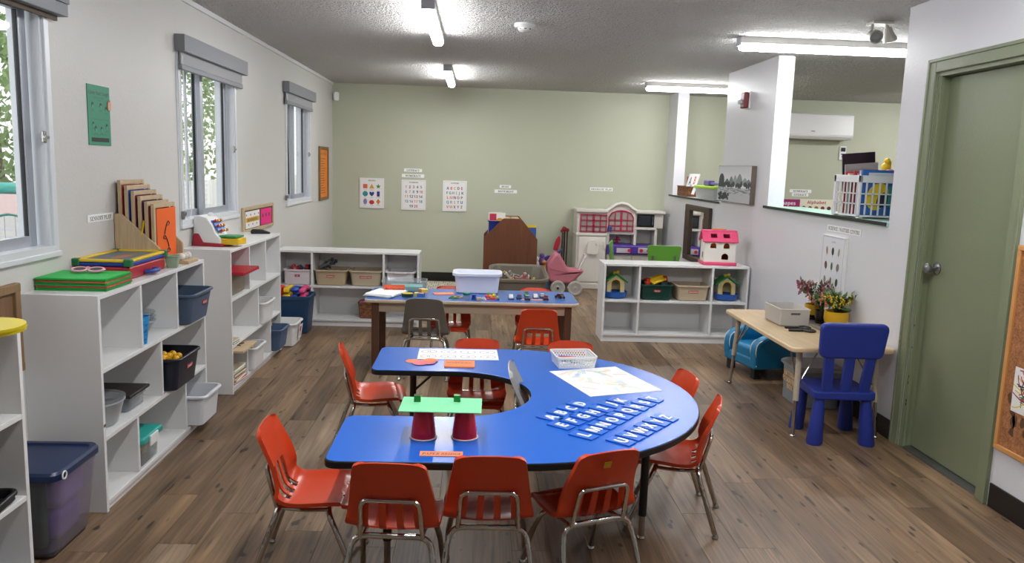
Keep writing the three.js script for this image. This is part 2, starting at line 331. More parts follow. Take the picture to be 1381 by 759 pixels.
// ---- door in the right wall
{
  const d = new THREE.Group(); d.name = 'door_1'; d.userData.kind = 'structure'; scene.add(d);
  const t = 0.072;
  obj('casing', [span(W - 0.016, W, 0, DH + t, D0 - t, D0, 0.005), span(W - 0.016, W, 0, DH + t, D1, D1 + t, 0.005), span(W - 0.016, W, DH, DH + t, D0, D1, 0.005), span(W - 0.022, W - 0.012, 0, DH + t, D0 - t, D0 - t + 0.018, 0.004), span(W - 0.022, W - 0.012, 0, DH + t, D1 + t - 0.018, D1 + t, 0.004), span(W - 0.022, W - 0.012, DH + t - 0.018, DH + t, D0 - t, D1 + t, 0.004)], M.doorGreen, d);
  obj('jamb', [span(W, W + WT, 0, DH, D0, D0 + 0.02), span(W, W + WT, 0, DH, D1 - 0.02, D1), span(W, W + WT, DH - 0.02, DH, D0 + 0.02, D1 - 0.02), span(W + 0.1, W + 0.114, 0, DH - 0.02, D0 + 0.02, D0 + 0.034), span(W + 0.1, W + 0.114, 0, DH - 0.02, D1 - 0.034, D1 - 0.02), span(W + 0.004, W + 0.02, 0, DH - 0.02, D0 + 0.02, D0 + 0.032)], M.doorGreen, d);
  obj('door_leaf', span(W + 0.058, W + 0.098, 0.012, DH - 0.023, D0 + 0.023, D1 - 0.023, 0.002), M.doorGreen, d);
  obj('threshold', span(W + 0.002, W + WT, 0, 0.008, D0 + 0.02, D1 - 0.02), M.steel, d);
  const k = lathe([[0, 0], [0.032, 0], [0.033, 0.006], [0.026, 0.012], [0.012, 0.016], [0.011, 0.034], [0.02, 0.04], [0.027, 0.05], [0.027, 0.06], [0.019, 0.068], [0, 0.07]], 24).rotateZ(Math.PI / 2);
  obj('handle', k.translate(W + 0.058, 1.02, D0 + 0.09), M.steel, d);
  obj('hinge', [box(0.006, 0.09, 0.02, W + 0.054, 0.25, D1 - 0.03), box(0.006, 0.09, 0.02, W + 0.054, 1.7, D1 - 0.03)], M.doorGreen, d);
  const sp = rng(5); const chips = [];
  for (let k = 0; k < 14; k++) chips.push(box(0.002, 0.004 + sp() * 0.012, 0.003 + sp() * 0.006, W + 0.003 - 0.02 * (k % 2) - 0.004 * (k % 2), 0.1 + sp() * 0.65, (k % 2 ? D0 - t + 0.009 : D0 + 0.026)));
  obj('paint_chip', chips, M.blackRub, d);
}

// ---- ceiling lamps
function tubeLamp(x, z, along, label, L = 1.24) {
  const t = thing('ceiling_lamp', label, 'lamp', [x, 0, z], along === 'z' ? Math.PI / 2 : 0, 'tube lamps on the ceiling');
  obj('channel', span(-L / 2, L / 2, H - 0.046, H, -0.038, 0.038, 0.003), M.whiteSatin, t);
  for (const s of [-1, 1]) obj('end_cap', [span(s * L / 2 - 0.006, s * L / 2 + 0.006, H - 0.062, H - 0.002, -0.04, 0.04, 0.003)], mat('#b4b6bc', { roughness: 0.5 }), t);
  const d = obj('diffuser', span(-L / 2 + 0.006, L / 2 - 0.006, H - 0.093, H - 0.046, -0.037, 0.037, 0.022), mat('#f6f8ff', { roughness: 0.4, emissive: new THREE.Color(0.98, 0.99, 1.0), emissiveIntensity: TUBE_GLOW }), t);
  d.castShadow = false;
  const l = new THREE.RectAreaLight(new THREE.Color(0.985, 0.99, 1.0), TUBE_POWER, L - 0.05, 0.06);
  l.name = 'tube_light'; l.position.set(0, H - 0.099, 0); l.rotation.x = -Math.PI / 2; t.add(l);
}
tubeLamp(1.5, 4.62, 'z', 'lit tube lamp running lengthwise on the ceiling near the smoke detector');
tubeLamp(1.5, 1.55, 'z', 'lit tube lamp running lengthwise on the ceiling by the green wall', 1.3);
tubeLamp(1.5, 7.65, 'z', 'lit tube lamp on the ceiling above the horseshoe table');
tubeLamp(4.25, 4.38, 'x', 'lit tube lamp running crosswise on the ceiling behind the twin spotlight');
tubeLamp(4.24, 1.36, 'x', 'lit tube lamp running crosswise on the ceiling by the narrow white post');

tubeLamp(3.4, 7.4, 'x', 'lit tube lamp running crosswise on the ceiling in front of the door');
tubeLamp(7.4, 4.38, 'x', 'lit tube lamp on the ceiling of the next room, away from the air conditioner');
tubeLamp(7.4, 1.36, 'x', 'lit tube lamp on the ceiling of the next room near the air conditioner');

// ---- outside: ground, white fence, shrubs, a plastic playhouse
const ground = obj('ground', span(-14, -0.15, -0.75, -0.7, -26, 14), mat('#8b8d84', { roughness: 0.95 })); ground.userData.kind = 'structure';
{
  const f = thing('board_fence', 'white board fence standing outside the windows', 'fence', [-3.3, -0.7, -6]);
  for (let k = 0; k < 90; k++) obj('board', box(0.03, 1.75, 0.185, 0, 0, -9 + k * 0.2), M.whiteSatin, f);
  obj('rail', [box(0.05, 0.08, 18, -0.04, 0.4, 0), box(0.05, 0.08, 18, -0.04, 1.3, 0)], M.whiteSatin, f);
  const leafM = ['#93ad62', '#b3c47a', '#86a066', '#c0cb82'].map((c) => mat(c, { roughness: 0.8, transmission: 0.3, thickness: 0 }));
  const r = rng(31);
  const bush = (x, z, h, w, k, name, label) => {
    const t = thing(name, label, 'tree', [x, -0.7, z], 0, 'trees beyond the fence');
    obj('trunk', sweep([V(0, 0, 0), V(0.05, h * 0.4, 0.02), V(-0.03, h * 0.8, 0)], [0.1, 0.07, 0.03], 7), mat('#5a4a3c', { roughness: 0.9 }), t);
    const pos = [], N = 2600;
    for (let n = 0; n < N; n++) {
      const a = r() * 6.283, b = Math.acos(2 * r() - 1), q = 0.55 + 0.45 * Math.sqrt(r()), lump = 0.8 + 0.35 * Math.sin(3 * a + k) * Math.sin(4 * b);
      const c = V(Math.sin(b) * Math.cos(a) * w * q * lump, h * 0.55 + Math.cos(b) * h * 0.48 * q, Math.sin(b) * Math.sin(a) * w * q * lump), e = V(r() - 0.5, r() - 0.5, r() - 0.5).setLength(0.09), f2 = V(r() - 0.5, r() - 0.5, r() - 0.5).setLength(0.06);
      for (const p of [c.clone().sub(e), c.clone().add(f2), c.clone().add(e), c.clone().sub(e), c.clone().add(e), c.clone().sub(f2)]) pos.push(p.x, p.y, p.z);
    }
    const g = new THREE.BufferGeometry(); g.setAttribute('position', new THREE.Float32BufferAttribute(pos, 3));
    const o = obj('foliage', g, leafM[k % 4], t); o.userData.kind = 'stuff';
  };
  bush(-5.0, 0.9, 3.6, 1.2, 0, 'leafy_tree', 'mid green leafy tree behind the plastic playhouse');
  bush(-5.2, 4.3, 4.4, 1.35, 1, 'leafy_tree', 'light green leafy tree beyond the white fence');
  bush(-5.5, -2.4, 4.2, 1.4, 2, 'leafy_tree', 'dark green tree beyond the white fence');
  bush(-5.6, -6.2, 4.6, 1.5, 3, 'leafy_tree', 'yellowish green tree beyond the white fence');
  bush(-5.9, -10.6, 5.0, 1.8, 2, 'leafy_tree', 'tall dark green tree far along the fence');
  const c = onX(12, 282, -1.75);
  const p = thing('plastic_playhouse', 'pink and white plastic playhouse with teal arch outside the window', 'playhouse', [-1.75, -0.7, c.z], 0.35);
  const wall = outline([[-0.5, 0.98], [0.5, 0.98], [0.5, 1.86], [-0.5, 1.86]], 0.06), hole = new THREE.Path(); hole.absarc(0.0, 1.55, 0.16, 0, Math.PI * 2); wall.holes.push(hole);
  obj('upper_wall', ext(wall, 0.05, 0.008), plastic('#f2d9d6'), p);
  obj('porthole', new THREE.TorusGeometry(0.165, 0.022, 8, 28).translate(0, 1.55, 0.025), plastic('#2aa79a'), p);
  obj('lower_wall', [box(1.1, 0.98, 0.12, 0, 0, 0.02, 0.04), ...[0, 1, 2, 3, 4].map((k) => box(0.05, 0.16, 0.03, -0.4 + k * 0.2, 0.74, 0.085, 0.01)), ...[0, 1, 2, 3, 4].map((k) => box(0.05, 0.16, 0.03, -0.4 + k * 0.2, 0.4, 0.085, 0.01))], plastic('#e0607e'), p);
  obj('arch', [polyTube([[-0.54, 0.95, 0.02], [-0.54, 1.9, 0.02], [0.54, 1.9, 0.02], [0.54, 0.95, 0.02]], 0.045, 0.1)], plastic('#2aa79a'), p);
}

// ================================================================ FURNITURE
// ---- white shelving: local x along the length, z = 0 at the back, D at the open front
function shelfUnit(name, label, L, Ht, D, rows, p, turn, extra = {}) {
  const t = thing(name, label, 'shelf', p, turn), T = 0.019, k = extra.kick ?? 0.03;
  obj('side_panel', span(0, T, 0, Ht, 0, D, 0.002), M.shelf, t);
  obj('side_panel', span(L - T, L, 0, Ht, 0, D, 0.002), M.shelf, t);
  obj('top_panel', span(T, L - T, Ht - T, Ht, 0, D, 0.002), M.shelf, t);
  obj('bottom_panel', span(T, L - T, k, k + T, 0.006, D, 0.002), M.shelf, t);
  obj('kick_board', span(T, L - T, 0, k, D - 0.03, D - 0.012), M.shelf, t);
  obj('back_panel', span(T, L - T, k + T, Ht - T, 0, 0.006), M.shelf, t);
  let y0 = k + T;
  rows.forEach((r) => {
    const y1 = r.top ?? Ht - T;
    for (const x of r.div ?? []) obj('divider', span(x - T / 2, x + T / 2, y0, y1, 0.006, D - 0.002, 0.002), M.shelf, t);
    for (const [x, a, b] of r.part ?? []) obj('divider', span(x - T / 2, x + T / 2, a, b, 0.006, D - 0.002, 0.002), M.shelf, t);
    for (const [a, b, y] of r.board ?? []) obj('shelf_board', span(a, b, y, y + T, 0.006, D - 0.002, 0.002), M.shelf, t);
    if (r.top) { obj('shelf_board', span(T, L - T, y1, y1 + T, 0.006, D - 0.001, 0.002), M.shelf, t); y0 = y1 + T; }
  });
  return t;
}
const SD = 0.303;
// units against the window wall: length runs along -z from the near end, so turn +90 degrees
const A1 = 6.84, B1 = 5.135;
const shelfA = shelfUnit('shelf_unit', 'tall white shelf unit under the green folders and red drawing case', 1.235, 0.92, SD, [
  { top: 0.305, div: [A1 - 6.51, A1 - 5.921] }, { top: 0.593, div: [A1 - 6.219] }, { div: [A1 - 6.43, A1 - 6.0] }], [0, 0, A1], Math.PI / 2);
{ // dark knot where a screw was, on the near end panel's front edge
  obj("screw_plug", box(0.016, 0.012, 0.002, 0.0095, 0.37, SD + 0.0005), mat("#6e5138", { roughness: 0.7 }), shelfA);
}
const shelfB = shelfUnit('shelf_unit', 'tall white shelf unit under the toy cash register', 1.235, 0.92, SD, [
  { top: 0.298, div: [B1 - 4.204], part: [[B1 - 4.801, 0.049, 0.262]] }, { top: 0.593, div: [B1 - 4.52] }, { div: [B1 - 4.717, B1 - 4.314] }], [0, 0, B1], Math.PI / 2);
const shelfC = shelfUnit('shelf_unit', 'low white shelf unit holding tan and white bins by the green wall', 1.275, 0.685, SD, [
  { top: 0.35, div: [0.315, 0.955] }, { div: [0.315, 0.955] }], [0.035, 0, 2.668], 0, { kick: 0.045 });
const shelfD = shelfUnit('shelf_unit', 'low white shelf unit with two toy doghouses', 1.275, 0.685, SD, [
  { top: 0.35, div: [0.315, 0.955] }, { div: [0.315, 0.955] }], [2.926, 0, 3.058], 0, { kick: 0.055 });
const N1 = 8.615;
const shelfN = shelfUnit('shelf_unit', 'tall white shelf unit with the yellow discs on top', 1.235, 0.92, SD, [
  { top: 0.305, div: [0.62] }, { top: 0.593, div: [0.82] }, { div: [0.4] }], [0, 0, N1], Math.PI / 2);

// ---- child's stacking chair: one moulded shell with slots, chrome tube frame. Faces +z, seat 0.28 m.
function chairShell() {
  const prof = [[0.148, 0.252], [0.152, 0.268], [0.138, 0.281], [0.09, 0.283], [0.02, 0.274], [-0.05, 0.27], [-0.095, 0.277], [-0.122, 0.298], [-0.136, 0.335], [-0.15, 0.39], [-0.168, 0.45], [-0.183, 0.505], [-0.195, 0.545]];
  const curve = new THREE.CatmullRomCurve3(prof.map(([z, y]) => V(0, y, z)), false, 'centripetal');
  const NU = 60, us = [...Array(NU + 1).keys()].map((k) => k / NU);
  const slot = [[-0.5, -0.27], [-0.115, 0.115], [0.27, 0.5]];                  // in units of 0.12 m half width
  let vs = [-1, -0.93, -0.8, -0.65]; for (const [a, b] of slot) vs.push(a, (a * 2 + b) / 3, (a + b * 2) / 3, b); vs.push(0.65, 0.8, 0.93, 1);
  vs = vs.sort((a, b) => a - b);
  const P = us.map((u) => curve.getPointAt(u)), Tn = us.map((u) => curve.getTangentAt(u));
  const half = (p, i) => {
    const u = i / NU;
    if (p.z > 0.02 && p.y < 0.3) { const e = smooth(0.02, 0.15, p.z); return mix(0.157, 0.142, e) - (u < 0.07 ? 0.03 * (1 - u / 0.07) ** 2 : 0); }
    const hgt = p.y; let w = hgt < 0.3 ? mix(0.157, 0.155, smooth(0.02, -0.1, p.z)) : mix(0.155, 0.117, clamp((hgt - 0.3) / 0.245));
    const e = clamp((hgt - 0.522) / 0.023); w -= 0.024 * (1 - Math.sqrt(Math.max(0, 1 - e * e)));
    return w;
  };
  const top = [], bot = [], th = 0.0055;
  for (let i = 0; i <= NU; i++) {
    const n = V(0, Tn[i].z, -Tn[i].y).normalize();                             // towards the sitter
    if (n.y < 0 && P[i].z > 0.1) n.negate();
    const back = smooth(0.28, 0.36, P[i].y), w = half(P[i], i);
    const rowT = [], rowB = [];
    for (const v of vs) {
      const x = v * w, curl = v * v * v * v;
      const hi = smooth(0.4, 0.545, P[i].y);
      const q = V(x, P[i].y + (1 - back) * 0.016 * v * v * smooth(0.15, 0.0, P[i].z) - hi * (0.003 * v * v + 0.003 * curl), P[i].z + back * (1 - 0.8 * hi) * (0.018 * v * v + 0.005 * curl));
      const nn = n.clone().normalize();
      rowT.push(q.clone().addScaledVector(nn, th / 2)); rowB.push(q.clone().addScaledVector(nn, -th / 2 - 0.009 * smooth(0.85, 1, Math.abs(v))));
    }
    top.push(rowT); bot.push(rowB);
  }
  const NV = vs.length - 1, open = (i, j) => {
    if (i < 0 || j < 0 || i >= NU || j >= NV) return true;
    const y = (P[i].y + P[i + 1].y) / 2, z = (P[i].z + P[i + 1].z) / 2, v = (vs[j] + vs[j + 1]) / 2;
    return z < -0.088 && y < 0.392 && slot.some(([a, b]) => v > a && v < b);
  };
  const pos = []; const quad = (a, b, c, d) => { for (const p of [a, b, c, a, c, d]) pos.push(p.x, p.y, p.z); };
  for (let i = 0; i < NU; i++) for (let j = 0; j < NV; j++) {
    if (open(i, j)) continue;
    quad(top[i][j], top[i][j + 1], top[i + 1][j + 1], top[i + 1][j]); quad(bot[i][j], bot[i + 1][j], bot[i + 1][j + 1], bot[i][j + 1]);
    if (open(i - 1, j)) quad(top[i][j], bot[i][j], bot[i][j + 1], top[i][j + 1]);
    if (open(i + 1, j)) quad(top[i + 1][j], top[i + 1][j + 1], bot[i + 1][j + 1], bot[i + 1][j]);
    if (open(i, j - 1)) quad(top[i][j], top[i + 1][j], bot[i + 1][j], bot[i][j]);
    if (open(i, j + 1)) quad(top[i][j + 1], bot[i][j + 1], bot[i + 1][j + 1], top[i + 1][j + 1]);
  }
  const g = new THREE.BufferGeometry(); g.setAttribute('position', new THREE.Float32BufferAttribute(pos, 3));
  return crease(mergeVertices(g, 1e-5), 0.8);
}
const shellG = chairShell();
function makeChair(shellMat, label, group) {
  const t = thing('chair', label, 'chair', [0, 0, 0], 0, group);
  obj('seat_shell', shellG.clone(), shellMat, t);
  const R = 0.0105;
  for (const s of [-1, 1]) {
    const a = obj('leg', polyTube([[0, 0.262, -0.118], [s * 0.128, 0.262, -0.118], [s * 0.145, 0.17, -0.15], [s * 0.156, 0.012, -0.205]], R, 0.045, 10), M.chrome, t);
    obj('glide', lathe([[0, 0], [0.012, 0], [0.015, 0.005], [0.013, 0.012], [0.008, 0.02], [0, 0.02]], 14).translate(s * 0.156, 0, -0.2055), M.chrome, a);
    const b = obj('leg', polyTube([[0, 0.25, 0.055], [s * 0.118, 0.25, 0.055], [s * 0.138, 0.17, 0.095], [s * 0.15, 0.012, 0.155]], R, 0.045, 10), M.chrome, t);
    obj('glide', lathe([[0, 0], [0.012, 0], [0.015, 0.005], [0.013, 0.012], [0.008, 0.02], [0, 0.02]], 14).translate(s * 0.15, 0, 0.1555), M.chrome, b);
    obj('side_rail', polyTube([[s * 0.1, 0.258, -0.11], [s * 0.1, 0.25, -0.03], [s * 0.1, 0.252, 0.055]], 0.008, 0.03), M.chrome, t);
  }
  obj('back_support', polyTube([[-0.104, 0.262, -0.126], [-0.101, 0.30, -0.136], [-0.094, 0.405, -0.163], [0.094, 0.405, -0.163], [0.101, 0.30, -0.136], [0.104, 0.262, -0.126]], 0.008, 0.03, 10), M.chrome, t);
  for (const x of [-0.055, 0.055]) { obj('rivet', ball(0.0055, x, 0.2862, 0.102, 1, 0.4, 1, 8), M.chrome, t); obj('rivet', ball(0.005, x * 1.1, 0.415, -0.1545, 1, 1, 0.4, 8), M.chrome, t); }
  return t;
}
const redG = 'orange red stacking chairs', chairP = makeChair(M.red, 'orange red plastic chair with its side to the short end of the near table arm', redG);
const face = (x, z) => Math.atan2(x, z);      // heading of a thing that faces (x, z)
chairP.position.set(1.252, 0, 7.23); chairP.rotation.y = face(1, -0.02);
dup(chairP, [1.564, 0, 7.43], face(0.06, -1), 'orange red chair pushed in beside the paper bridge note');
dup(chairP, [1.877, 0, 7.358], face(0, -1), 'orange red chair pushed in between the paper bridge note and the taped chair');
const taped = dup(chairP, [2.215, 0, 7.31], face(-0.37, -0.93), 'orange red chair with a scrap of yellow tape on its back');
obj('tape', box(0.028, 0.024, 0.001, 0.012, 0.487, -0.1856).rotateX(0), mat('#c9a21e', { roughness: 0.7 }), taped);
taped.children[taped.children.length - 1].geometry.translate(0, -0.487, 0.1856).rotateX(-0.28).translate(0, 0.487, -0.1905);
dup(chairP, [2.675, 0, 6.805], face(-0.954, -0.298), 'orange red chair at the rounded end of the table beside the letter tiles');
dup(chairP, [2.655, 0, 6.455], face(-0.99, 0.12), 'orange red chair at the rounded end of the table nearest the drawn-on sheet');
dup(chairP, [2.315, 0, 5.985], face(-0.2, 0.98), 'orange red chair behind the white perforated basket');
dup(chairP, [1.836, 0, 5.98], face(0, 1), 'orange red chair behind the sheet of ovals');
dup(chairP, [1.312, 0, 5.99], face(0.98, -0.17), 'orange red chair facing the short end of the far table arm');
dup(chairP, [2.255, 0, 4.665], face(0.02, -1), 'orange red chair at the narrow table below the toy cars');
dup(chairP, [1.635, 0, 4.115], face(0, 1), 'orange red chair behind the narrow table beside the white tub');
dup(chairP, [2.29, 0, 4.11], face(0, 1), 'orange red chair behind the narrow table beyond the toy cars');
const greyP = makeChair(M.greyPlastic, 'grey plastic chair pulled up to the narrow blue table', 'grey stacking chairs');
greyP.position.set(1.48, 0, 4.512); greyP.rotation.y = face(0.05, -1); greyP.scale.setScalar(1.055);
const grey2 = dup(greyP, [2.192, 0, 6.66], face(1, 0.06), 'light grey plastic chair tucked into the hollow of the horseshoe table');
grey2.scale.setScalar(1.14); grey2.children.find((o) => o.name === 'seat_shell').material = plastic('#a09f9b', 0.4);

// ---- horseshoe table
const TH = 0.505, HX0 = 1.322, HC = 1.962, HZ = 6.687, HR = 0.826, IR = 0.345, IC = 1.725;
{
  const t = thing('horseshoe_table', 'blue horseshoe table with a black edge', 'table', [0, 0, 0]);
  const s = new THREE.Shape(), c = 0.05, y = -HZ;
  s.moveTo(HX0 + c, y - HR); s.lineTo(HC, y - HR); s.absarc(HC, y, HR, -Math.PI / 2, Math.PI / 2, false); s.lineTo(HX0 + c, y + HR); s.quadraticCurveTo(HX0, y + HR, HX0, y + HR - c);
  s.lineTo(HX0, y + IR + c); s.quadraticCurveTo(HX0, y + IR, HX0 + c, y + IR); s.lineTo(IC, y + IR); s.absarc(IC, y, IR, Math.PI / 2, -Math.PI / 2, true); s.lineTo(HX0 + c, y - IR); s.quadraticCurveTo(HX0, y - IR, HX0, y - IR - c);
  s.lineTo(HX0, y - HR + c); s.quadraticCurveTo(HX0, y - HR, HX0 + c, y - HR);
  obj('edge_band', flatUp(ext(s, 0.028, 0.006, 48), TH - 0.0285), M.blackRub, t);
  const top = ext(s, 0.0035, 0.0015, 48); const g = flatUp(top, TH - 0.0035); // laminate, a little inside the edge
  const o = obj('tabletop', g.translate(-(HX0 + 0.735), 0, -HZ).scale(0.9945, 1, 0.995).translate(HX0 + 0.735, 0, HZ), M.blueTop, t);
  for (const [x, z] of [[2.516, 7.02], [2.516, 6.355], [1.51, 7.25], [1.51, 6.1]]) {
    const l = obj('leg', cyl(0.0165, 0.0165, TH - 0.13, x, 0.1, z), M.black, t);
    obj('leg_insert', cyl(0.0125, 0.0125, 0.1, x, 0.008, z), M.chrome, l);
    obj('glide', lathe([[0, 0], [0.015, 0], [0.018, 0.006], [0.012, 0.014], [0, 0.016]], 16).translate(x, 0, z), M.chrome, l);
    obj('brace', sweep([V(x, 0.33, z), V(x + (x > 2 ? -0.12 : 0.14), TH - 0.03, z + (z > HZ ? -0.06 : 0.06))], 0.006, 6), M.black, l);
  }
}
// ---- narrow blue table with wooden legs
const T2 = 0.53;
{
  const t = thing('activity_table', 'long narrow blue table with brown wooden legs', 'table', [1.8, 0, 4.26]);
  const s = outline([[-0.765, -0.275], [0.765, -0.275], [0.765, 0.275], [-0.765, 0.275]], 0.05);
  obj('edge_band', flatUp(ext(s, 0.026, 0.007, 10), T2 - 0.0265), mat('#c9b9a2', { roughness: 0.45 }), t);
  obj('tabletop', flatUp(ext(outline([[-0.76, -0.27], [0.76, -0.27], [0.76, 0.27], [-0.76, 0.27]], 0.048), 0.003, 0.001, 10), T2 - 0.003), M.blueTop2, t);
  for (const [x, z] of [[-0.69, 0.215], [0.69, 0.215], [-0.69, -0.215], [0.69, -0.215]]) obj('leg', box(0.05, T2 - 0.0265, 0.045, x, 0, z, 0.004), M.darkWood, t);
  for (const z of [-0.215, 0.215]) obj('apron', box(1.33, 0.07, 0.018, 0, T2 - 0.0965, z), M.beige, t);
  for (const x of [-0.69, 0.69]) obj('apron', box(0.018, 0.07, 0.385, x, T2 - 0.0965, 0), M.beige, t);
}
// ---- small maple table by the right wall
const T3 = 0.53;
{
  const t = thing('side_table', 'small maple laminate table with beige legs against the white wall', 'table', [3.905, 0, 5.185]);
  const s = outline([[-0.305, -0.605], [0.305, -0.605], [0.305, 0.605], [-0.305, 0.605]], 0.05);
  obj('edge_band', flatUp(ext(s, 0.028, 0.008, 10), T3 - 0.0285), M.mapleEdge, t);
  obj('tabletop', flatUp(ext(outline([[-0.299, -0.599], [0.299, -0.599], [0.299, 0.599], [-0.299, 0.599]], 0.048), 0.003, 0.001, 10), T3 - 0.003), M.maple, t);
  for (const [sx, sz] of [[-1, 1], [1, 1], [-1, -1], [1, -1]]) {
    const a = V(sx * 0.222, T3 - 0.028, sz * 0.52), b = V(sx * 0.242, 0.012, sz * 0.563), m = a.clone().lerp(b, 0.6);
    const l = obj('leg', sweep([a, m], 0.0165, 12), M.beige, t);
    obj('leg_insert', sweep([m.clone().lerp(a, 0.05), b], 0.012, 12), M.chrome, l);
    obj('glide', lathe([[0, 0], [0.014, 0], [0.017, 0.006], [0.011, 0.014], [0, 0.016]], 16).translate(b.x, 0, b.z), M.chrome, l);
    const q = a.clone().lerp(b, 0.45);
    obj('brace', [sweep([q, V(sx * 0.1, T3 - 0.03, sz * 0.5)], 0.005, 6), sweep([q, V(sx * 0.215, T3 - 0.03, sz * 0.36)], 0.005, 6)], M.chrome, l);
  }
}
// ---- blue plastic child's chair at the maple table, seen from behind
{
  const t = thing('plastic_chair', 'dark blue moulded chair with a rounded backrest and thick round legs', 'chair', [3.89, 0, 5.735], face(0.03, -1)), B = plastic('#22348a', 0.42); t.scale.setScalar(1.06);
  obj('seat', ext(outline([[-0.165, -0.15], [0.165, -0.15], [0.155, 0.14], [-0.155, 0.14]], 0.035), 0.045, 0.008).rotateX(Math.PI / 2).translate(0, 0.29, 0), B, t);
  for (const [sx, sz] of [[-1, 1], [1, 1], [-1, -1], [1, -1]]) obj('leg', loft([[0.038, 0.0], [0.042, 0.012], [0.036, 0.12], [0.026, 0.255]].map(([r, y]) => [...Array(16).keys()].map((k) => { const a = -k / 16 * 6.2832, sp = 1 - y / 0.255; return V(sx * (0.122 + 0.018 * sp) + r * Math.cos(-a), y, sz * (0.112 + 0.018 * sp) + r * Math.sin(-a)); }))), B, t);
  const tilt = (g) => g.translate(0, -0.27, 0).rotateX(-0.13).translate(0, 0.27, -0.125);
  obj('backrest', tilt(ext(outline([[-0.165, 0.475], [0.165, 0.475], [0.178, 0.665], [-0.178, 0.665]], 0.04), 0.04, 0.012).translate(0, 0, -0.02)), B, t);
  for (const x of [-0.1, 0, 0.1]) obj('slat', tilt(ext(outline([[x * 0.95 - 0.028, 0.25], [x * 0.95 + 0.028, 0.25], [x * 1.1 + 0.024, 0.49], [x * 1.1 - 0.024, 0.49]]), 0.03, 0.006).translate(0, 0, -0.015)), B, t);
}
// ---- little turquoise armchair under the maple table's far end, facing the room
{
  const t = thing('armchair', 'small turquoise upholstered armchair with white piping', 'armchair', [3.985, 0, 4.31], face(-1, 0.25)), B = mat('#1279a8', { roughness: 0.42 }), Wp = plastic('#e4e8e8', 0.5);
  obj('seat', box(0.27, 0.1, 0.3, 0, 0.13, 0.02, 0.03), B, t);
  obj('base', box(0.42, 0.08, 0.36, 0, 0.075, 0, 0.02), B, t);
  const arm = (s) => { const sh = outline([[-0.19, 0.075], [0.18, 0.075], [0.19, 0.24], [0.13, 0.31], [-0.1, 0.35], [-0.19, 0.44]], 0.06); return ext(sh, 0.085, 0.02).rotateY(-Math.PI / 2).translate(s * 0.175 + 0.0425, 0, 0); };
  for (const s of [-1, 1]) {
    const a = obj('arm', arm(s), B, t);
    for (const e of [0.034, -0.034]) obj('piping', tube([[s * 0.175 + e, 0.1, 0.168], [s * 0.175 + e, 0.24, 0.176], [s * 0.175 + e, 0.295, 0.115], [s * 0.175 + e, 0.335, -0.09], [s * 0.175 + e, 0.42, -0.165]], 0.0045, 30, 6), Wp, a);
  }
  obj('backrest', ext(outline([[-0.19, 0.1], [0.19, 0.1], [0.19, 0.42], [0.12, 0.46], [-0.12, 0.46], [-0.19, 0.42]], 0.06), 0.09, 0.025).rotateX(-0.1).translate(0, 0.02, -0.17), B, t);
  for (const [x, z] of [[-0.16, 0.14], [0.16, 0.14], [-0.16, -0.14], [0.16, -0.14]]) obj('foot', box(0.05, 0.077, 0.05, x, 0, z, 0.006), M.black, t);
}
// ---- two lime green chairs by the play kitchen
{
  const G = plastic('#5c9a2e', 0.35), mk = (label, p, turn) => {
    const t = thing('child_chair', label, 'chair', p, turn, 'lime green chairs');
    obj('seat', box(0.3, 0.018, 0.28, 0, 0.31, 0.0, 0.008), G, t);
    obj('backrest', ext(outline([[-0.14, 0.53], [0.14, 0.53], [0.172, 0.77], [-0.172, 0.77]], 0.035), 0.016, 0.005).rotateX(-0.12).translate(0, 0, -0.09), G, t);
    for (const [sx, sz] of [[-1, 1], [1, 1], [-1, -1], [1, -1]]) obj('leg', sz > 0 ? sweep([V(sx * 0.13, 0.31, 0.11), V(sx * 0.15, 0, 0.14)], 0.011, 8) : sweep([V(sx * 0.11, 0.66, -0.17), V(sx * 0.13, 0.31, -0.12), V(sx * 0.15, 0, -0.16)], 0.011, 8), M.steel, t);
    return t;
  };
  mk('lime green chair turned broadside between the play kitchen and the low shelf', [3.68, 0, 2.25], face(0.05, -1));
  mk('lime green chair seen edge-on in front of the play kitchen sink', [3.36, 0, 2.15], face(1, 0.25));
}

// ================================================================ THINGS ON AND BY THE WINDOW WALL
// a storage bin: tub with an optional red name tag and a lip; local +z is the face with the tag
function bin(name, label, m, w, d, h, p, turn = 0, o = {}) {
  const t = thing(name, label, o.category ?? 'bin', p, turn, o.group);
  obj('body', tub(w, d, h, { taper: o.taper ?? 0.84, r: o.r ?? 0.03, rim: o.rim ?? 0.011, rimH: o.rimH ?? 0.012 }), m, t);
  if (o.lip) for (const s of o.lip) obj('handle_lip', box(w * 0.42, 0.014, 0.016, 0, h - 0.017, s * (d / 2 + 0.003), 0.006), m, t);
  if (o.tagText) {
    const g = obj('name_tag', box(o.tagW ?? 0.075, 0.022, 0.0015), M.redTag, t), k = mix((o.taper ?? 0.84) * d / 2, d / 2 - (o.rim ?? 0.011), 0.56);
    const holder = g; holder.position.set(o.tagX ?? 0, h * 0.52, k + 0.0012); holder.rotation.x = Math.atan2((1 - (o.taper ?? 0.84)) * d / 2 - 0.011, h);
    print('print', (o.tagW ?? 0.075) * 0.96, 0.019, words([o.tagText], { bg: '#a93436', ink: '#f2dcd8', font: 'bold 80px sans-serif', w: 384, h: 96 }), holder, 0, 0.011, 0.0014);
  }
  return t;
}
const QT = Math.PI / 2;
const R4 = rng(44);
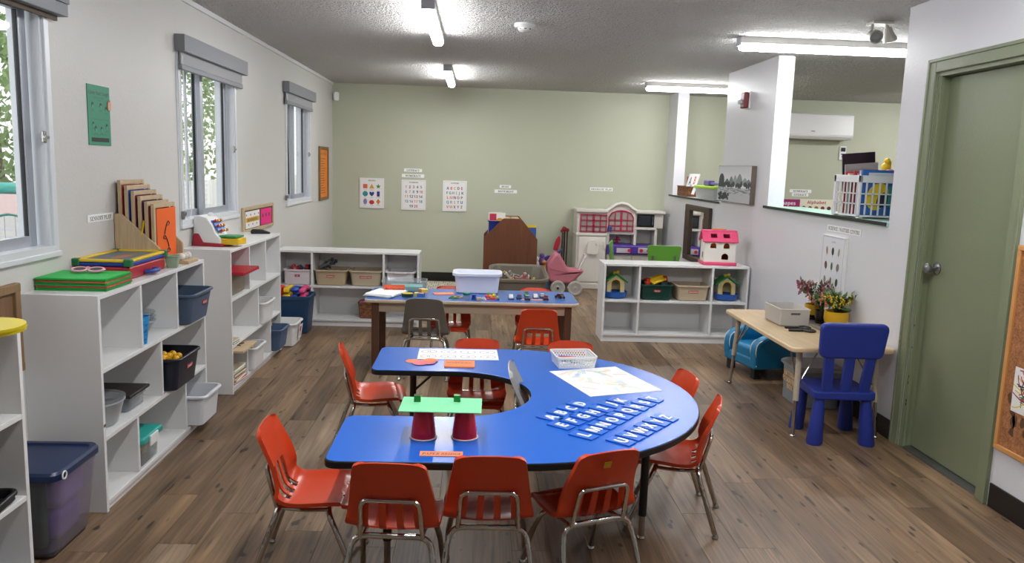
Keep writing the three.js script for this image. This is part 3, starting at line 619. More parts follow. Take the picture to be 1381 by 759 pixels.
// scatter small solids over a bin as separate things
function blocksIn(list, label, category, group, c, spreadX, spreadZ, y, n, make, mats, name) {
  for (let k = 0; k < n; k++) {
    const o = obj(name, make(k), mats[k % mats.length]); tag(o, label, category, group);
    o.position.set(c[0] + (R4() - 0.5) * spreadX, y + R4() * 0.02, c[1] + (R4() - 0.5) * spreadZ); o.rotation.set(R4() * 1.2, R4() * 3, R4() * 1.2);
  }
}
// ---- tall unit with the green folders
bin('storage_bin', 'slate blue bin on the top row of the shelf with the green folders', plastic('#4a5a70', 0.45), 0.335, 0.34, 0.165, [0.2, 0.612, 5.802], QT, { tagText: 'PUZZLES', tagW: 0.07, tagX: 0.05, taper: 0.8 });
const navyBin = bin('storage_bin', 'navy bin of yellow dumbbell beads on the middle row', plastic('#161b2b', 0.4), 0.33, 0.34, 0.17, [0.205, 0.324, 6.035], QT, { tagText: 'CONNECT', tagW: 0.075, tagX: 0.02, taper: 0.82 });
for (let k = 0; k < 7; k++) {
  const o = thing('toy_dumbbell', 'yellow plastic dumbbell bead in the navy bin', 'toy', [0.22 + (R4() - 0.5) * 0.14, 0.458 + R4() * 0.02, 6.035 + (R4() - 0.5) * 0.18], R4() * 3, 'yellow dumbbell beads');
  obj('bead', [ball(0.018, -0.032, 0, 0), ball(0.018, 0.032, 0, 0)], plastic('#e0a714'), o); obj('rod', cyl(0.008, 0.008, 0.06, 0, -0.03, 0, 10).rotateZ(Math.PI / 2), plastic('#e0a714'), o);
}
bin('storage_bin', 'white bin on the bottom row of the shelf with the green folders', plastic('#d9dbe0', 0.4), 0.29, 0.37, 0.17, [0.215, 0.05, 5.768], QT, { taper: 0.84, rim: 0.014 });
{ // clear box with teal lid
  const t = thing('lidded_box', 'clear plastic box with a teal lid holding coloured bricks', 'box', [0.17, 0.05, 6.385], QT);
  obj('body', tub(0.215, 0.27, 0.115, { taper: 0.92, rim: 0.004 }), M.clear, t);
  obj('lid', box(0.235, 0.035, 0.29, 0, 0.112, 0, 0.012), plastic('#1f9d93'), t);
  for (const s of [-1, 1]) obj('latch', box(0.09, 0.05, 0.008, 0, 0.09, s * 0.147, 0.003), M.white, t);
}
for (let k = 0; k < 14; k++) {
  const c = ['#e0b32c', '#24509a', '#d8492e', '#e0b32c'][k % 4];
  const o = obj('toy_brick', [box(0.05, 0.024, 0.03, 0, 0, 0, 0.002), ...[-0.014, 0.014].map((x) => cyl(0.006, 0.006, 0.005, x, 0.024, 0, 10))], plastic(c));
  tag(o, c === '#e0b32c' ? 'yellow toy brick in the teal-lidded box' : c === '#24509a' ? 'blue toy brick in the teal-lidded box' : 'red toy brick in the teal-lidded box', 'toy brick', 'bricks in the teal-lidded box');
  o.position.set(0.225 - Math.floor(k / 7) * 0.07, 0.062 + Math.floor((k % 7) / 3) * 0.026, 6.315 + (k % 3) * 0.062); o.rotation.y = 1.57 + (R4() - 0.5) * 0.4;
}
{ // middle row, near compartment
  const t = thing('plastic_bowl', 'frosted plastic bowl with a clear lid in the shelf', 'bowl', [0.18, 0.324, 6.66]);
  obj('body', lathe([[0, 0], [0.085, 0], [0.095, 0.01], [0.118, 0.1], [0.124, 0.105], [0.12, 0.11], [0.114, 0.1], [0.092, 0.014], [0, 0.006]], 32), M.frost, t);
  obj('lid', lathe([[0, 0.112], [0.126, 0.108], [0.126, 0.12], [0.1, 0.122], [0.09, 0.116], [0, 0.116]], 32), M.clear, t);
  const b = thing('food_tray', 'clear tray with a dark lid behind the frosted bowl', 'tray', [0.15, 0.324, 6.42], QT);
  obj('body', tub(0.2, 0.24, 0.07, { taper: 0.9 }), M.clear, b);
  obj('lid', box(0.215, 0.016, 0.255, 0, 0.07, 0, 0.006), plastic('#241d1b'), b);
}
{ // top row, middle compartment
  const c = thing('drinking_cup', 'blue patterned paper cup beside the glass bowls', 'cup', [0.262, 0.612, 6.36]);
  const tx = canvasTex(256, 256, (g, w, h) => { g.fillStyle = '#2a8fce'; g.fillRect(0, 0, w, h); const r = rng(9); for (let k = 0; k < 90; k++) { g.fillStyle = r() < 0.5 ? '#1c6fae' : '#51aee0'; g.beginPath(); g.arc(r() * w, r() * h, 4 + r() * 9, 0, 7); g.fill(); } });
  const g0 = new THREE.CylinderGeometry(0.04, 0.027, 0.13, 28, 1, true).translate(0, 0.065, 0);
  obj('body', g0, new THREE.MeshStandardMaterial({ map: tx, roughness: 0.5, side: THREE.DoubleSide }), c);
  obj('rim', new THREE.TorusGeometry(0.04, 0.002, 6, 28).rotateX(Math.PI / 2).translate(0, 0.13, 0), plastic('#2a8fce'), c);
  obj('base', cyl(0.027, 0.027, 0.004, 0, 0.002, 0), plastic('#2a8fce'), c);
  for (const [k, y] of [[0, 0], [1, 0.02], [2, 0.04]]) {
    const b = obj('glass_bowl', lathe([[0, 0], [0.04, 0], [0.06, 0.012], [0.088, 0.06], [0.092, 0.062], [0.088, 0.066], [0.057, 0.018], [0.038, 0.005], [0, 0.005]], 32), M.clear);
    tag(b, 'clear bowl nested in the stack behind the blue cup', 'bowl', 'nested clear bowls'); b.position.set(0.14, 0.612 + y, 6.12);
  }
}
// ---- on top: folders, sunglasses, drawing case
const fCols = ['#1f8f3c', '#1f8f3c', '#c8402f', '#23954a', '#2aa04a', '#e2702e', '#1f8f3c', '#2bb552'];
fCols.forEach((c, k) => {
  const o = obj('paper_folder', [box(0.285, 0.0045, 0.245, 0, 0, 0), box(0.28, 0.001, 0.24, 0.001, 0.0046, 0.001)].concat(k === 7 ? [] : []), mat(c, { roughness: 0.6 }));
  const green = !(k === 2 || k === 5);
  tag(o, green ? 'green paper folder in the stack on the tall white shelf' : k === 2 ? 'red paper folder low in the green stack' : 'orange paper folder in the middle of the green stack', 'folder', 'stack of paper folders');
  o.position.set(0.148 + (R4() - 0.5) * 0.006, 0.9205 + k * 0.0068, 6.618 + (R4() - 0.5) * 0.012); o.rotation.y = (R4() - 0.5) * 0.05;
});
{
  const t = thing('toy_sunglasses', 'pink toy sunglasses with dark lenses on the green folders', 'sunglasses', [0.145, 0.9775, 6.585], 0.1);
  obj('frame', [-1, 1].map((s) => new THREE.TorusGeometry(0.026, 0.005, 8, 24).scale(1.15, 0.85, 1).rotateX(-Math.PI / 2 + 0.25).translate(s * 0.034, 0.012, 0)).concat([tube([[-0.008, 0.018, -0.004], [0, 0.021, -0.006], [0.008, 0.018, -0.004]], 0.004, 8)]), plastic('#e9a9b8'), t);
  for (const s of [-1, 1]) { obj('lens', cyl(0.026, 0.026, 0.003, 0, 0, 0, 20).scale(1.1, 1, 0.8).rotateX(0.25).translate(s * 0.034, 0.011, 0), plastic('#26221f', 0.2), t); obj('temple', sweep([V(s * 0.063, 0.012, -0.004), V(s * 0.05, 0.005, -0.06), V(-s * 0.02, 0.004, -0.075)], 0.003, 6), plastic('#d9d0cf'), t); }
}
{
  const t = thing('drawing_case', 'red drawing board case with a yellow frame and grey screen', 'toy', [0.135, 0.9205, 6.215], QT);
  const Rr = plastic('#a31f2b'), Yl = plastic('#e3c01f');
  obj('case_body', span(-0.205, 0.205, 0, 0.06, -0.13, 0.115, 0.012), Rr, t);
  obj('blue_layer', span(-0.207, 0.207, 0.061, 0.078, -0.132, 0.117, 0.005), plastic('#1f3f9a'), t);
  obj('frame', [span(-0.21, 0.21, 0.079, 0.092, -0.135, -0.11, 0.004), span(-0.21, 0.21, 0.079, 0.092, 0.095, 0.12, 0.004), span(-0.21, -0.185, 0.079, 0.092, -0.11, 0.095, 0.004), span(0.185, 0.21, 0.079, 0.092, -0.11, 0.095, 0.004)], Yl, t);
  const sc = canvasTex(256, 192, (g, w, h) => { g.fillStyle = '#6d7078'; g.fillRect(0, 0, w, h); g.fillStyle = '#b5714d'; g.beginPath(); g.ellipse(110, 110, 60, 26, 0.2, 0, 7); g.fill(); g.fillStyle = '#8c7a3a'; g.beginPath(); g.ellipse(170, 120, 26, 14, 0, 0, 7); g.fill(); });
  obj('screen', span(-0.185, 0.185, 0.079, 0.085, -0.11, 0.095), plastic('#6d7078'), t);
  print('drawing', 0.36, 0.2, sc, t, 0, 0.0856, -0.0075, 0, -Math.PI / 2);
  for (const [x, z] of [[-0.2, 0.108], [0.2, 0.108], [-0.2, -0.122], [0.2, -0.122]]) obj('corner', box(0.034, 0.034, 0.034, x, 0.061, z, 0.006), plastic('#1d6b3f'), t);
  obj('handle', [polyTube([[-0.045, 0.018, 0.118], [-0.04, 0.02, 0.148], [0.04, 0.02, 0.148], [0.045, 0.018, 0.118]], 0.011, 0.02)], plastic('#24418f'), t);
}
{ // rack of dressing frames, each a separate wooden frame in slots
  const t = thing('frame_rack', 'wooden rack with sloping sides holding the dressing frames', 'rack', [0.118, 0.9205, 5.845], QT);
  // local x runs towards the back of the room, z out from the wall
  const side = outline([[-0.115, 0], [0.105, 0], [0.105, 0.1], [-0.08, 0.27], [-0.115, 0.27]], 0.01);
  for (const s of [-1, 1]) obj('side_panel', ext(side, 0.014, 0.003).rotateY(-Math.PI / 2).translate(s * 0.155 + 0.007, 0, 0), M.oak, t);
  obj('base', box(0.296, 0.014, 0.21, 0, 0, -0.005, 0.003), M.oak, t);
  obj('front_strip', box(0.296, 0.03, 0.012, 0, 0.014, 0.094, 0.003), M.oak, t);
  const cloth = ['#a3202c', '#2346a6', '#7e1f3a', '#4a2350', '#8a2a32', '#e8641d'], lab = ['dark red', 'blue', 'maroon', 'purple', 'brick red', 'bright orange'];
  cloth.forEach((c, k) => {
    const z = -0.09 + k * 0.031, y = 0.016 + (5 - k) * 0.032, hh = k === 5 ? 0.305 : 0.29;
    const f = thing('dressing_frame', `wooden dressing frame with ${lab[k]} cloth standing in the rack`, 'frame', [0.118 + z, 0.9205 + y - (5 - k) * 0.0, 5.845 - (5 - k) * -0.002], QT);
    if (k < 5) f.position.y = 0.9205 + 0.016 + (5 - k) * 0.026;
    obj('frame', [span(-0.14, 0.14, hh - 0.022, hh, -0.008, 0.008, 0.002), span(-0.14, 0.14, 0, 0.018, -0.008, 0.008, 0.002), span(-0.14, -0.118, 0.018, hh - 0.022, -0.008, 0.008, 0.002), span(0.118, 0.14, 0.018, hh - 0.022, -0.008, 0.008, 0.002)], M.oak, f);
    const cl = obj('cloth', k === 5 ? span(-0.116, 0.134, 0.018, hh - 0.026, 0.0085, 0.0115) : span(-0.13, 0.13, 0.02, hh - 0.024, 0.0085, 0.0115), mat(c, { roughness: 0.85 }), f);
    if (k === 5) for (const [yy, sx] of [[0.19, 1], [0.12, -1], [0.05, 1]]) obj('lace', [tube([[0, yy, 0.0135], [0.025 * sx, yy + 0.02, 0.014], [0.04 * sx, yy + 0.004, 0.014], [0.004, yy - 0.002, 0.015]], 0.0024, 16, 5), tube([[0, yy, 0.0135], [-0.02 * sx, yy - 0.03, 0.014], [-0.026 * sx, yy - 0.045, 0.014]], 0.0024, 10, 5)], M.black, cl);
  });
  obj('strap', [ext(outline([[0, 0], [0.016, 0], [0.022, 0.075], [0.006, 0.075]]), 0.002), ].map((g) => g.rotateZ(-0.35).translate(-0.175, 0.17, 0.02)), M.yellow, t);
}
{ // green pot and a wooden toy with three white balls
  const p = thing('plant_pot', 'pale green square plant pot on the tall white shelf', 'pot', [0.264, 0.9205, 5.955], 0.2);
  obj('body', tub(0.072, 0.072, 0.062, { taper: 0.72, r: 0.008, rim: 0.004, rimH: 0.008 }), plastic('#8ea389', 0.6), p);
  const b = thing('ball_board', 'wooden board carrying three white balls', 'toy', [0.264, 0.9205, 5.76], QT);
  obj('board', box(0.15, 0.018, 0.075, 0, 0, 0, 0.003), M.oak, b);
  for (const x of [-0.045, 0, 0.045]) obj('ball', ball(0.019, x, 0.036, -0.01), plastic('#dedbd6'), b);
}
// ---- unit with the cash register
{
  const t = thing('toy_cash_register', 'toy cash register with a yellow drawer and red base', 'toy', [0.118, 0.9205, 4.88], QT - 0.15);
  const s = outline([[-0.095, 0.012], [0.085, 0.012], [0.085, 0.05], [0.05, 0.085], [0.03, 0.135], [-0.01, 0.185], [-0.085, 0.195], [-0.095, 0.17]], 0.014);
  obj('housing', ext(s, 0.15, 0.006).rotateY(-Math.PI / 2).translate(0.075, 0, 0), plastic('#e6e5e2'), t);
  obj('base', ext(outline([[-0.1, 0], [0.105, 0], [0.1, 0.02], [-0.03, 0.025], [-0.06, 0.08], [-0.09, 0.08]], 0.008), 0.166, 0.004).rotateY(-Math.PI / 2).translate(0.083, 0, 0), plastic('#a81f33'), t);
  obj('keypad', box(0.11, 0.006, 0.085, 0, 0, 0, 0.002).rotateX(0.95).translate(0, 0.128, 0.038), plastic('#2f62b5'), t);
  for (let k = 0; k < 9; k++) obj('key', cyl(0.009, 0.009, 0.018, 0, 0, 0, 10).rotateX(0.95).translate(-0.036 + (k % 3) * 0.036, 0.156 - Math.floor(k / 3) * 0.03, 0.026 + Math.floor(k / 3) * 0.021), plastic(['#c9302c', '#e3b21d', '#d97b1d'][k % 3]), t);
  obj('drawer', box(0.12, 0.04, 0.12, 0, 0.014, 0.135, 0.004), plastic('#e6bd1f'), t);
  obj('money_tray', box(0.12, 0.012, 0.12, 0, 0.058, 0.12, 0.004), plastic('#2c8a4b'), t);
  obj('green_button', box(0.002, 0.03, 0.03, 0.077, 0.09, -0.06), plastic('#1b4a2c'), t);
  obj('bell', ball(0.02, 0.03, 0.19, -0.03), plastic('#e6e5e2'), t);
}
{
  const t = thing('pinboard', 'wood framed pinboard with a bright pink sheet leaning on the window wall', 'pinboard', [0.002, 0.922, 3.42], QT); t.rotation.x = 0;
  obj('board', box(0.86, 0.165, 0.01, 0, 0, 0.006), mat('#5b4630', { roughness: 0.9 }), t);
  obj('frame', [box(0.9, 0.026, 0.018, 0, 0.155, 0.009, 0.003), box(0.9, 0.026, 0.018, 0, -0.02, 0.009, 0.003), box(0.03, 0.16, 0.018, -0.435, 0, 0.009, 0.003), box(0.03, 0.16, 0.018, 0.435, 0, 0.009, 0.003)], M.oak, t);
  const s1 = canvasTex(384, 192, (g, w, h) => { g.fillStyle = '#e9eae6'; g.fillRect(0, 0, w, h); g.fillStyle = '#d9a62a'; g.fillRect(10, 70, w - 20, 52); g.fillStyle = '#2b2b2b'; g.font = 'bold 46px sans-serif'; g.fillText('WONDERFUL', w / 2, 98, w - 40); g.fillStyle = '#c43b6a'; for (let k = 0; k < 7; k++) { g.beginPath(); g.arc(30 + k * 54, 40 + (k % 2) * 110, 12, 0, 7); g.fill(); } });
  print('banner', 0.4, 0.135, s1, t, -0.19, 0.078, 0.0125);
  const s2 = canvasTex(256, 192, (g, w, h) => { g.fillStyle = '#e5177e'; g.fillRect(0, 0, w, h); g.fillStyle = '#8c1450'; for (let k = 0; k < 3; k++) { g.fillRect(30 + k * 75, 60, 34, 40); } });
  print('pink_sheet', 0.34, 0.135, s2, t, 0.22, 0.078, 0.0125);
  const m = obj('stapler', [ext(outline([[-0.07, 0], [0.07, 0], [0.072, 0.012], [0.02, 0.032], [-0.06, 0.036], [-0.072, 0.02]], 0.01), 0.034, 0.006).translate(0, 0, -0.017)], plastic('#1a1c1f', 0.35));
  tag(m, 'black stapler lying on the shelf by the pinboard', 'stapler'); m.position.set(0.18, 0.9205, 4.0); m.rotation.y = 0.35;
}
{ // red board leaning out of the top row, sack bin below it
  const t = thing('scalloped_tray', 'flat red tray with a scalloped edge jutting from the shelf', 'tray', [0.2, 0.757, 4.925], QT);
  const pts = []; for (let k = 0; k <= 14; k++) pts.push([-0.175 + k * 0.025, 0.17 + (k % 2) * 0.008]);
  obj('tray', flatUp(ext(outline([[0.185, -0.16], ...pts.reverse(), [-0.175, -0.16]], 0.002), 0.02, 0.003), 0).rotateY(Math.PI), plastic('#a8182a'), t);
  const c = mat('#b3a795', { roughness: 0.9, map: rep(weaveTex, 10), triUV: 1 });
  const b = thing('cloth_bin', 'beige cloth bin under the flat red tray', 'bin', [0.16, 0.612, 4.925], QT);
  obj('body', tub(0.36, 0.25, 0.14, { taper: 0.95, rim: 0.004 }), c, b);
}
bin('storage_bin', 'white bin on the middle row of the cash register shelf', plastic('#d6d6d4', 0.45), 0.3, 0.31, 0.16, [0.19, 0.317 - 0.005, 4.335], QT, { rim: 0.014 });
const lowBin = bin('storage_bin', 'white bin with blue and yellow toys low in the cash register shelf', plastic('#d9dadb', 0.45), 0.29, 0.31, 0.16, [0.195, 0.05, 4.62], QT, { rim: 0.014 });
for (const [c, x, y, z, l] of [['#e6b91e', 0.2, 0.185, 4.69, 'yellow'], ['#1f3f9f', 0.22, 0.17, 4.66, 'blue'], ['#1f3f9f', 0.18, 0.185, 4.6, 'blue'], ['#e6b91e', 0.24, 0.17, 4.58, 'yellow']]) { const o = obj('toy_link', [new THREE.TorusGeometry(0.024, 0.009, 8, 16), ball(0.012, 0.024, 0, 0)], plastic(c)); tag(o, l + ' toy link in the low white bin', 'toy', 'toy links in the white bin'); o.position.set(x, y, z); o.rotation.set(R4(), R4(), R4()); }
{ // wooden board with pieces, books
  const t = thing('peg_board', 'wooden board with a yellow ring and wire jutting from the shelf', 'board', [0.19, 0.2635, 4.96], QT);
  obj('board', box(0.31, 0.016, 0.35, 0, 0, 0, 0.003), M.oak, t);
  obj('yellow_ring', new THREE.TorusGeometry(0.035, 0.008, 8, 20).rotateX(Math.PI / 2).translate(0.05, 0.024, 0.04), M.yellow, t);
  obj('wire', [tube([[-0.02, 0.02, 0.1], [0, 0.034, 0.08], [0.03, 0.02, 0.1], [0.05, 0.022, 0.12]], 0.003, 16, 6), tube([[-0.08, 0.02, 0.06], [-0.05, 0.03, 0.1], [-0.03, 0.02, 0.12]], 0.003, 12, 6)], M.black, t);
  const cols = ['#8d6b45', '#b53a34', '#d9cdb4', '#2f6b4c', '#c9b48c', '#8f2f2f', '#7d9a4c'];
  for (let k = 0; k < 5; k++) { const o = thing('picture_book', `${['brown', 'red', 'cream', 'green', 'tan'][k]} picture book in the pile beside the wooden peg board`, 'book', [0.19 + R4() * 0.02, 0.2805 + k * 0.0125, 5.045 + R4() * 0.01], QT + (R4() - 0.5) * 0.2, 'books on the wooden board'); obj('cover', [span(-0.055, 0.055, 0, 0.0015, -0.1, 0.1), span(-0.055, 0.055, 0.0105, 0.012, -0.1, 0.1), span(-0.055, -0.053, 0.001, 0.011, -0.1, 0.1)], plastic(cols[k], 0.6), o); obj('pages', span(-0.053, 0.053, 0.0016, 0.0104, -0.097, 0.097), M.paper, o); }
  for (let k = 0; k < 6; k++) { const o = thing('picture_book', `${['red', 'tan', 'dark red', 'brown', 'lime green', 'cream'][k]} picture book in the pile on the shelf floor`, 'book', [0.175 + R4() * 0.02, 0.05 + k * 0.0155, 4.965 + R4() * 0.015], QT + (R4() - 0.5) * 0.16, 'books on the shelf floor'); const c = [cols[1], cols[4], cols[5], cols[0], cols[6], cols[2]][k]; obj('cover', [span(-0.11, 0.11, 0, 0.0015, -0.12, 0.12), span(-0.11, 0.11, 0.0135, 0.015, -0.12, 0.12), span(-0.11, -0.108, 0.001, 0.014, -0.12, 0.12)], plastic(c, 0.6), o); obj('pages', span(-0.108, 0.108, 0.0016, 0.0134, -0.117, 0.117), M.paper, o); }
}
{ // bins by the far foot of the unit
  bin('storage_bin', 'slate blue bin of wooden train track low in the shelf', plastic('#4a6080', 0.45), 0.28, 0.33, 0.165, [0.215, 0.05, 4.05], QT, { taper: 0.82 });
  for (let k = 0; k < 7; k++) { const o = obj('track_piece', span(-0.06, 0.06, 0, 0.012, -0.018, 0.018, 0.002), M.oak); tag(o, 'pale wooden track piece sticking out of the slate blue bin', 'toy track', 'wooden track pieces'); o.position.set(0.19 + (R4() - 0.5) * 0.1, 0.2 + k * 0.006, 4.06 + (R4() - 0.5) * 0.12); o.rotation.set(R4() - 0.5, R4() * 3, (R4() - 0.5) * 1.2); }
  const wb = bin('storage_bin', 'white bin with a picture label on the floor beside the blue tote', plastic('#d9d9d7', 0.45), 0.3, 0.36, 0.19, [0.225, 0, 3.69], QT, { rim: 0.016 });
  print('picture_label', 0.12, 0.12, canvasTex(128, 128, (g, w, h) => { g.fillStyle = '#eceae6'; g.fillRect(0, 0, w, h); g.fillStyle = '#a5312b'; g.fillRect(34, 20, 60, 44); g.fillStyle = '#3a3431'; g.fillRect(54, 64, 20, 44); }), wb, 0.05, 0.095, 0.169, 0, 0.14);
  const tt = bin('storage_tote', 'dark blue tote full of red and yellow toys in front of the low shelf', plastic('#143a5c', 0.42), 0.3, 0.36, 0.33, [0.23, 0, 3.2], QT, { taper: 0.8, rim: 0.012, rimH: 0.03 });
  const mk = [(k) => box(0.105, 0.03, 0.045, 0, -0.015, 0, 0.01), (k) => [box(0.1, 0.04, 0.05, 0, -0.02, 0, 0.012)], (k) => ball(0.04, 0, 0, 0, 1, 0.6, 1)];
  const names = ['red', 'yellow', 'blue', 'pink'], cc = ['#d8342a', '#e6bd1c', '#23489f', '#d8487f'];
  for (let k = 0; k < 16; k++) { const o = obj('plastic_toy', mk[k % 3](k), plastic(cc[k % 4])); tag(o, names[k % 4] + ' plastic toy heaped in the dark blue tote', 'toy', 'toys in the blue tote'); o.position.set(0.23 + ((k % 4) - 1.5) * 0.068, 0.315 + Math.floor(k / 8) * 0.055 + R4() * 0.006, 3.2 + ((k >> 2) % 2 - 0.5) * 0.115); o.rotation.set((R4() - 0.5) * 0.4, 1.57 + (R4() - 0.5) * 0.5, (R4() - 0.5) * 0.4); }
}
// ---- near unit: discs, bowl, tray; big tote between the units
for (let k = 0; k < 2; k++) { const o = obj('yellow_disc', cyl(0.125, 0.128, 0.011, 0, 0, 0, 40), plastic('#d9c51c', 0.45)); tag(o, k ? 'yellow disc lying on top of another, under the brown bowl' : 'lower of two yellow discs overhanging the white shelf', 'disc'); o.position.set(0.262 + k * 0.004, 0.9205 + k * 0.0115, 7.525 + k * 0.01); }
{
  const b = thing('brown_bowl', 'dark brown bowl of paper scraps standing on the yellow discs', 'bowl', [0.205, 0.944, 7.57]);
  obj('body', lathe([[0, 0], [0.085, 0], [0.1, 0.02], [0.105, 0.09], [0.1, 0.092], [0.095, 0.088], [0.092, 0.024], [0, 0.012]], 32), plastic('#4a2f22', 0.5), b);
  for (let k = 0; k < 5; k++) { const o = obj('paper_scrap', span(-0.035, 0.035, 0, 0.002, -0.025, 0.025), k % 2 ? mat('#d9b3a4', { roughness: 0.8 }) : M.paper); tag(o, k % 2 ? 'pinkish paper scrap in the dark brown bowl' : 'white paper scrap in the dark brown bowl', 'paper', 'scraps in the brown bowl'); o.position.set(0.205 + (R4() - 0.5) * 0.1, 1.03 + k * 0.005, 7.57 + (R4() - 0.5) * 0.09); o.rotation.set((R4() - 0.5) * 0.8, R4() * 3, (R4() - 0.5) * 0.8); }
  const f = thing('framed_board', 'brown wooden framed board on the wall below the near window', 'frame', [0.001, 0.62, 7.4], QT);
  obj('board', box(0.98, 0.31, 0.012, 0, 0.02, 0.008), mat('#8c6a48', { roughness: 0.8, map: rep(oakTex, 2), triUV: 1 }), f);
  obj('frame', [box(1.04, 0.035, 0.028, 0, 0.318, 0.014, 0.004), box(1.04, 0.035, 0.028, 0, 0, 0.014, 0.004), box(0.035, 0.29, 0.028, -0.5, 0.032, 0.014, 0.004), box(0.035, 0.29, 0.028, 0.5, 0.032, 0.014, 0.004)], mat('#a07f58', { roughness: 0.6, map: rep(oakTex, 2), triUV: 1 }), f);
  const tr = obj('black_tray', [tub(0.3, 0.26, 0.04, { taper: 0.94 })], M.black); tag(tr, 'black tray lying in the shelf with the yellow discs', 'tray'); tr.position.set(0.165, 0.3245, 7.57); tr.rotation.y = 0.1;
  const bl = obj('blue_block', box(0.06, 0.06, 0.06, 0, 0, 0, 0.006), plastic('#2356a5')); tag(bl, 'small blue block on the floor of the shelf with the discs', 'toy'); bl.position.set(0.2, 0.05, 7.52);
}
{
  const t = thing('storage_tote', 'large clear tote with a navy lid between the white shelves', 'tote', [0.172, 0, 7.1], QT);
  obj('body', loft([ring(0.27, 0.23, 0.02, 0.012), ring(0.28, 0.24, 0.03, 0.02), ring(0.325, 0.31, 0.035, 0.315), ring(0.319, 0.304, 0.035, 0.315), ring(0.274, 0.234, 0.03, 0.024)], true, true), mat('#e2dfec', { roughness: 0.14, transmission: 0.92, thickness: 0, ior: 1.4 }), t);
  obj('lid', loft([ring(0.33, 0.315, 0.04, 0.31), ring(0.345, 0.33, 0.045, 0.313), ring(0.345, 0.33, 0.045, 0.335), ring(0.33, 0.315, 0.04, 0.345), ring(0.29, 0.28, 0.03, 0.345), ring(0.285, 0.275, 0.03, 0.338)], true, true), plastic('#14294f', 0.35), t);
  obj('base_frame', loft([ring(0.26, 0.22, 0.02, 0), ring(0.265, 0.225, 0.02, 0.014)], true, true), M.black, t);
  obj('hook', new THREE.TorusGeometry(0.014, 0.003, 8, 18).translate(-0.13, 0.328, 0.17), M.white, t);
}
{ // what the tote holds
  const cs = [['#7a5ea8', 'purple', 0.3, 0.2], ['#a48bc6', 'lilac', 0.26, 0.12], ['#3f6b3a', 'green', 0.06, 0.3], ['#b9552f', 'orange', 0.05, 0.26]];
  const spec = [[0.172, 0.026, 7.07, 0.2, 0.13, 0.19, 0], [0.175, 0.158, 7.07, 0.23, 0.13, 0.2, 1], [0.21, 0.028, 7.2, 0.08, 0.26, 0.04, 2], [0.12, 0.028, 7.2, 0.07, 0.23, 0.04, 3]];
  for (const [x, y, z, w, h, d, k] of spec) { const o = obj('folded_cloth', box(w, h, d, 0, 0, 0, Math.min(w, h, d) * 0.3), mat(cs[k][0], { roughness: 0.9 })); tag(o, cs[k][1] + ' folded cloth inside the navy-lidded tote', 'cloth'); o.position.set(x, y, z); }
}
// ---- on the window wall
function wallSheet(name, label, category, w, h, p, turn, tex, o = {}) {   // a sheet or board flat on a wall
  const t = thing(name, label, category, p, turn, o.group);
  obj('sheet', box(w, h, o.t ?? 0.002, 0, -h / 2, (o.t ?? 0.002) / 2, 0), mat(o.edge ?? '#f2f2f0', { roughness: 0.6 }), t);
  if (tex) print('print', w * (o.k ?? 0.995), h * (o.k ?? 0.995), tex, t, 0, 0, (o.t ?? 0.002) + 0.0006, 0, 0, o.rough ?? 0.55);
  return t;
}
const gp = wallSheet('poster', 'green notice with small dark figures on the window wall', 'poster', 0.222, 0.28, [0.001, 1.663, 6.113], QT, canvasTex(384, 512, (g, w, h) => {
  g.fillStyle = '#2f8a68'; g.fillRect(0, 0, w, h); g.fillStyle = '#17392f'; g.font = 'bold 42px sans-serif'; g.fillText('Cover Your Cough', w / 2, 66, w - 40);
  g.font = '16px sans-serif'; g.fillText('Stop the spread of germs', w / 2, 104); g.fillText('to others', w / 2, 126);
  const fig = (x, y, s) => { g.fillStyle = '#10231d'; g.beginPath(); g.ellipse(x, y - 16 * s, 17 * s, 20 * s, 0, 0, 7); g.fill(); g.fillStyle = '#3f9a78'; g.beginPath(); g.ellipse(x + 4 * s, y - 8 * s, 11 * s, 13 * s, 0, 0, 7); g.fill(); g.strokeStyle = '#10231d'; g.lineWidth = 2; g.beginPath(); g.moveTo(x - 24 * s, y + 36 * s); g.quadraticCurveTo(x, y - 6 * s, x + 24 * s, y + 36 * s); g.stroke(); };
  fig(80, 190, 1.2); fig(220, 190, 1.2); fig(310, 210, 1); fig(80, 350, 1); fig(120, 390, 1.2); fig(220, 390, 1.1); fig(315, 365, 1.2);
  g.strokeStyle = '#17392f'; g.strokeRect(50, 290, 290, 130); g.fillStyle = '#111a1c'; g.fillRect(40, 448, 310, 36);
}), { edge: '#2f8a68' });
obj('paper_hand', ext(outline([[-0.016, -0.026], [0.012, -0.026], [0.018, 0.004], [0.008, 0.026], [-0.002, 0.012], [-0.012, 0.024], [-0.018, 0]], 0.006), 0.003).translate(0.1, 0.055, 0.004), mat('#d9a58c', { roughness: 0.7 }), gp);
const lbl = (text, label, w, h, p, turn, group) => wallSheet('wall_label', label, 'label', w, h, p, turn, words([text], { w: 512, h: Math.round(512 * h / w), font: `bold ${Math.round(400 * h / w)}px serif` }), { group });
lbl('SENSORY PLAY', 'white paper label reading SENSORY PLAY', 0.26, 0.036, [0.001, 1.18, 6.143], QT);
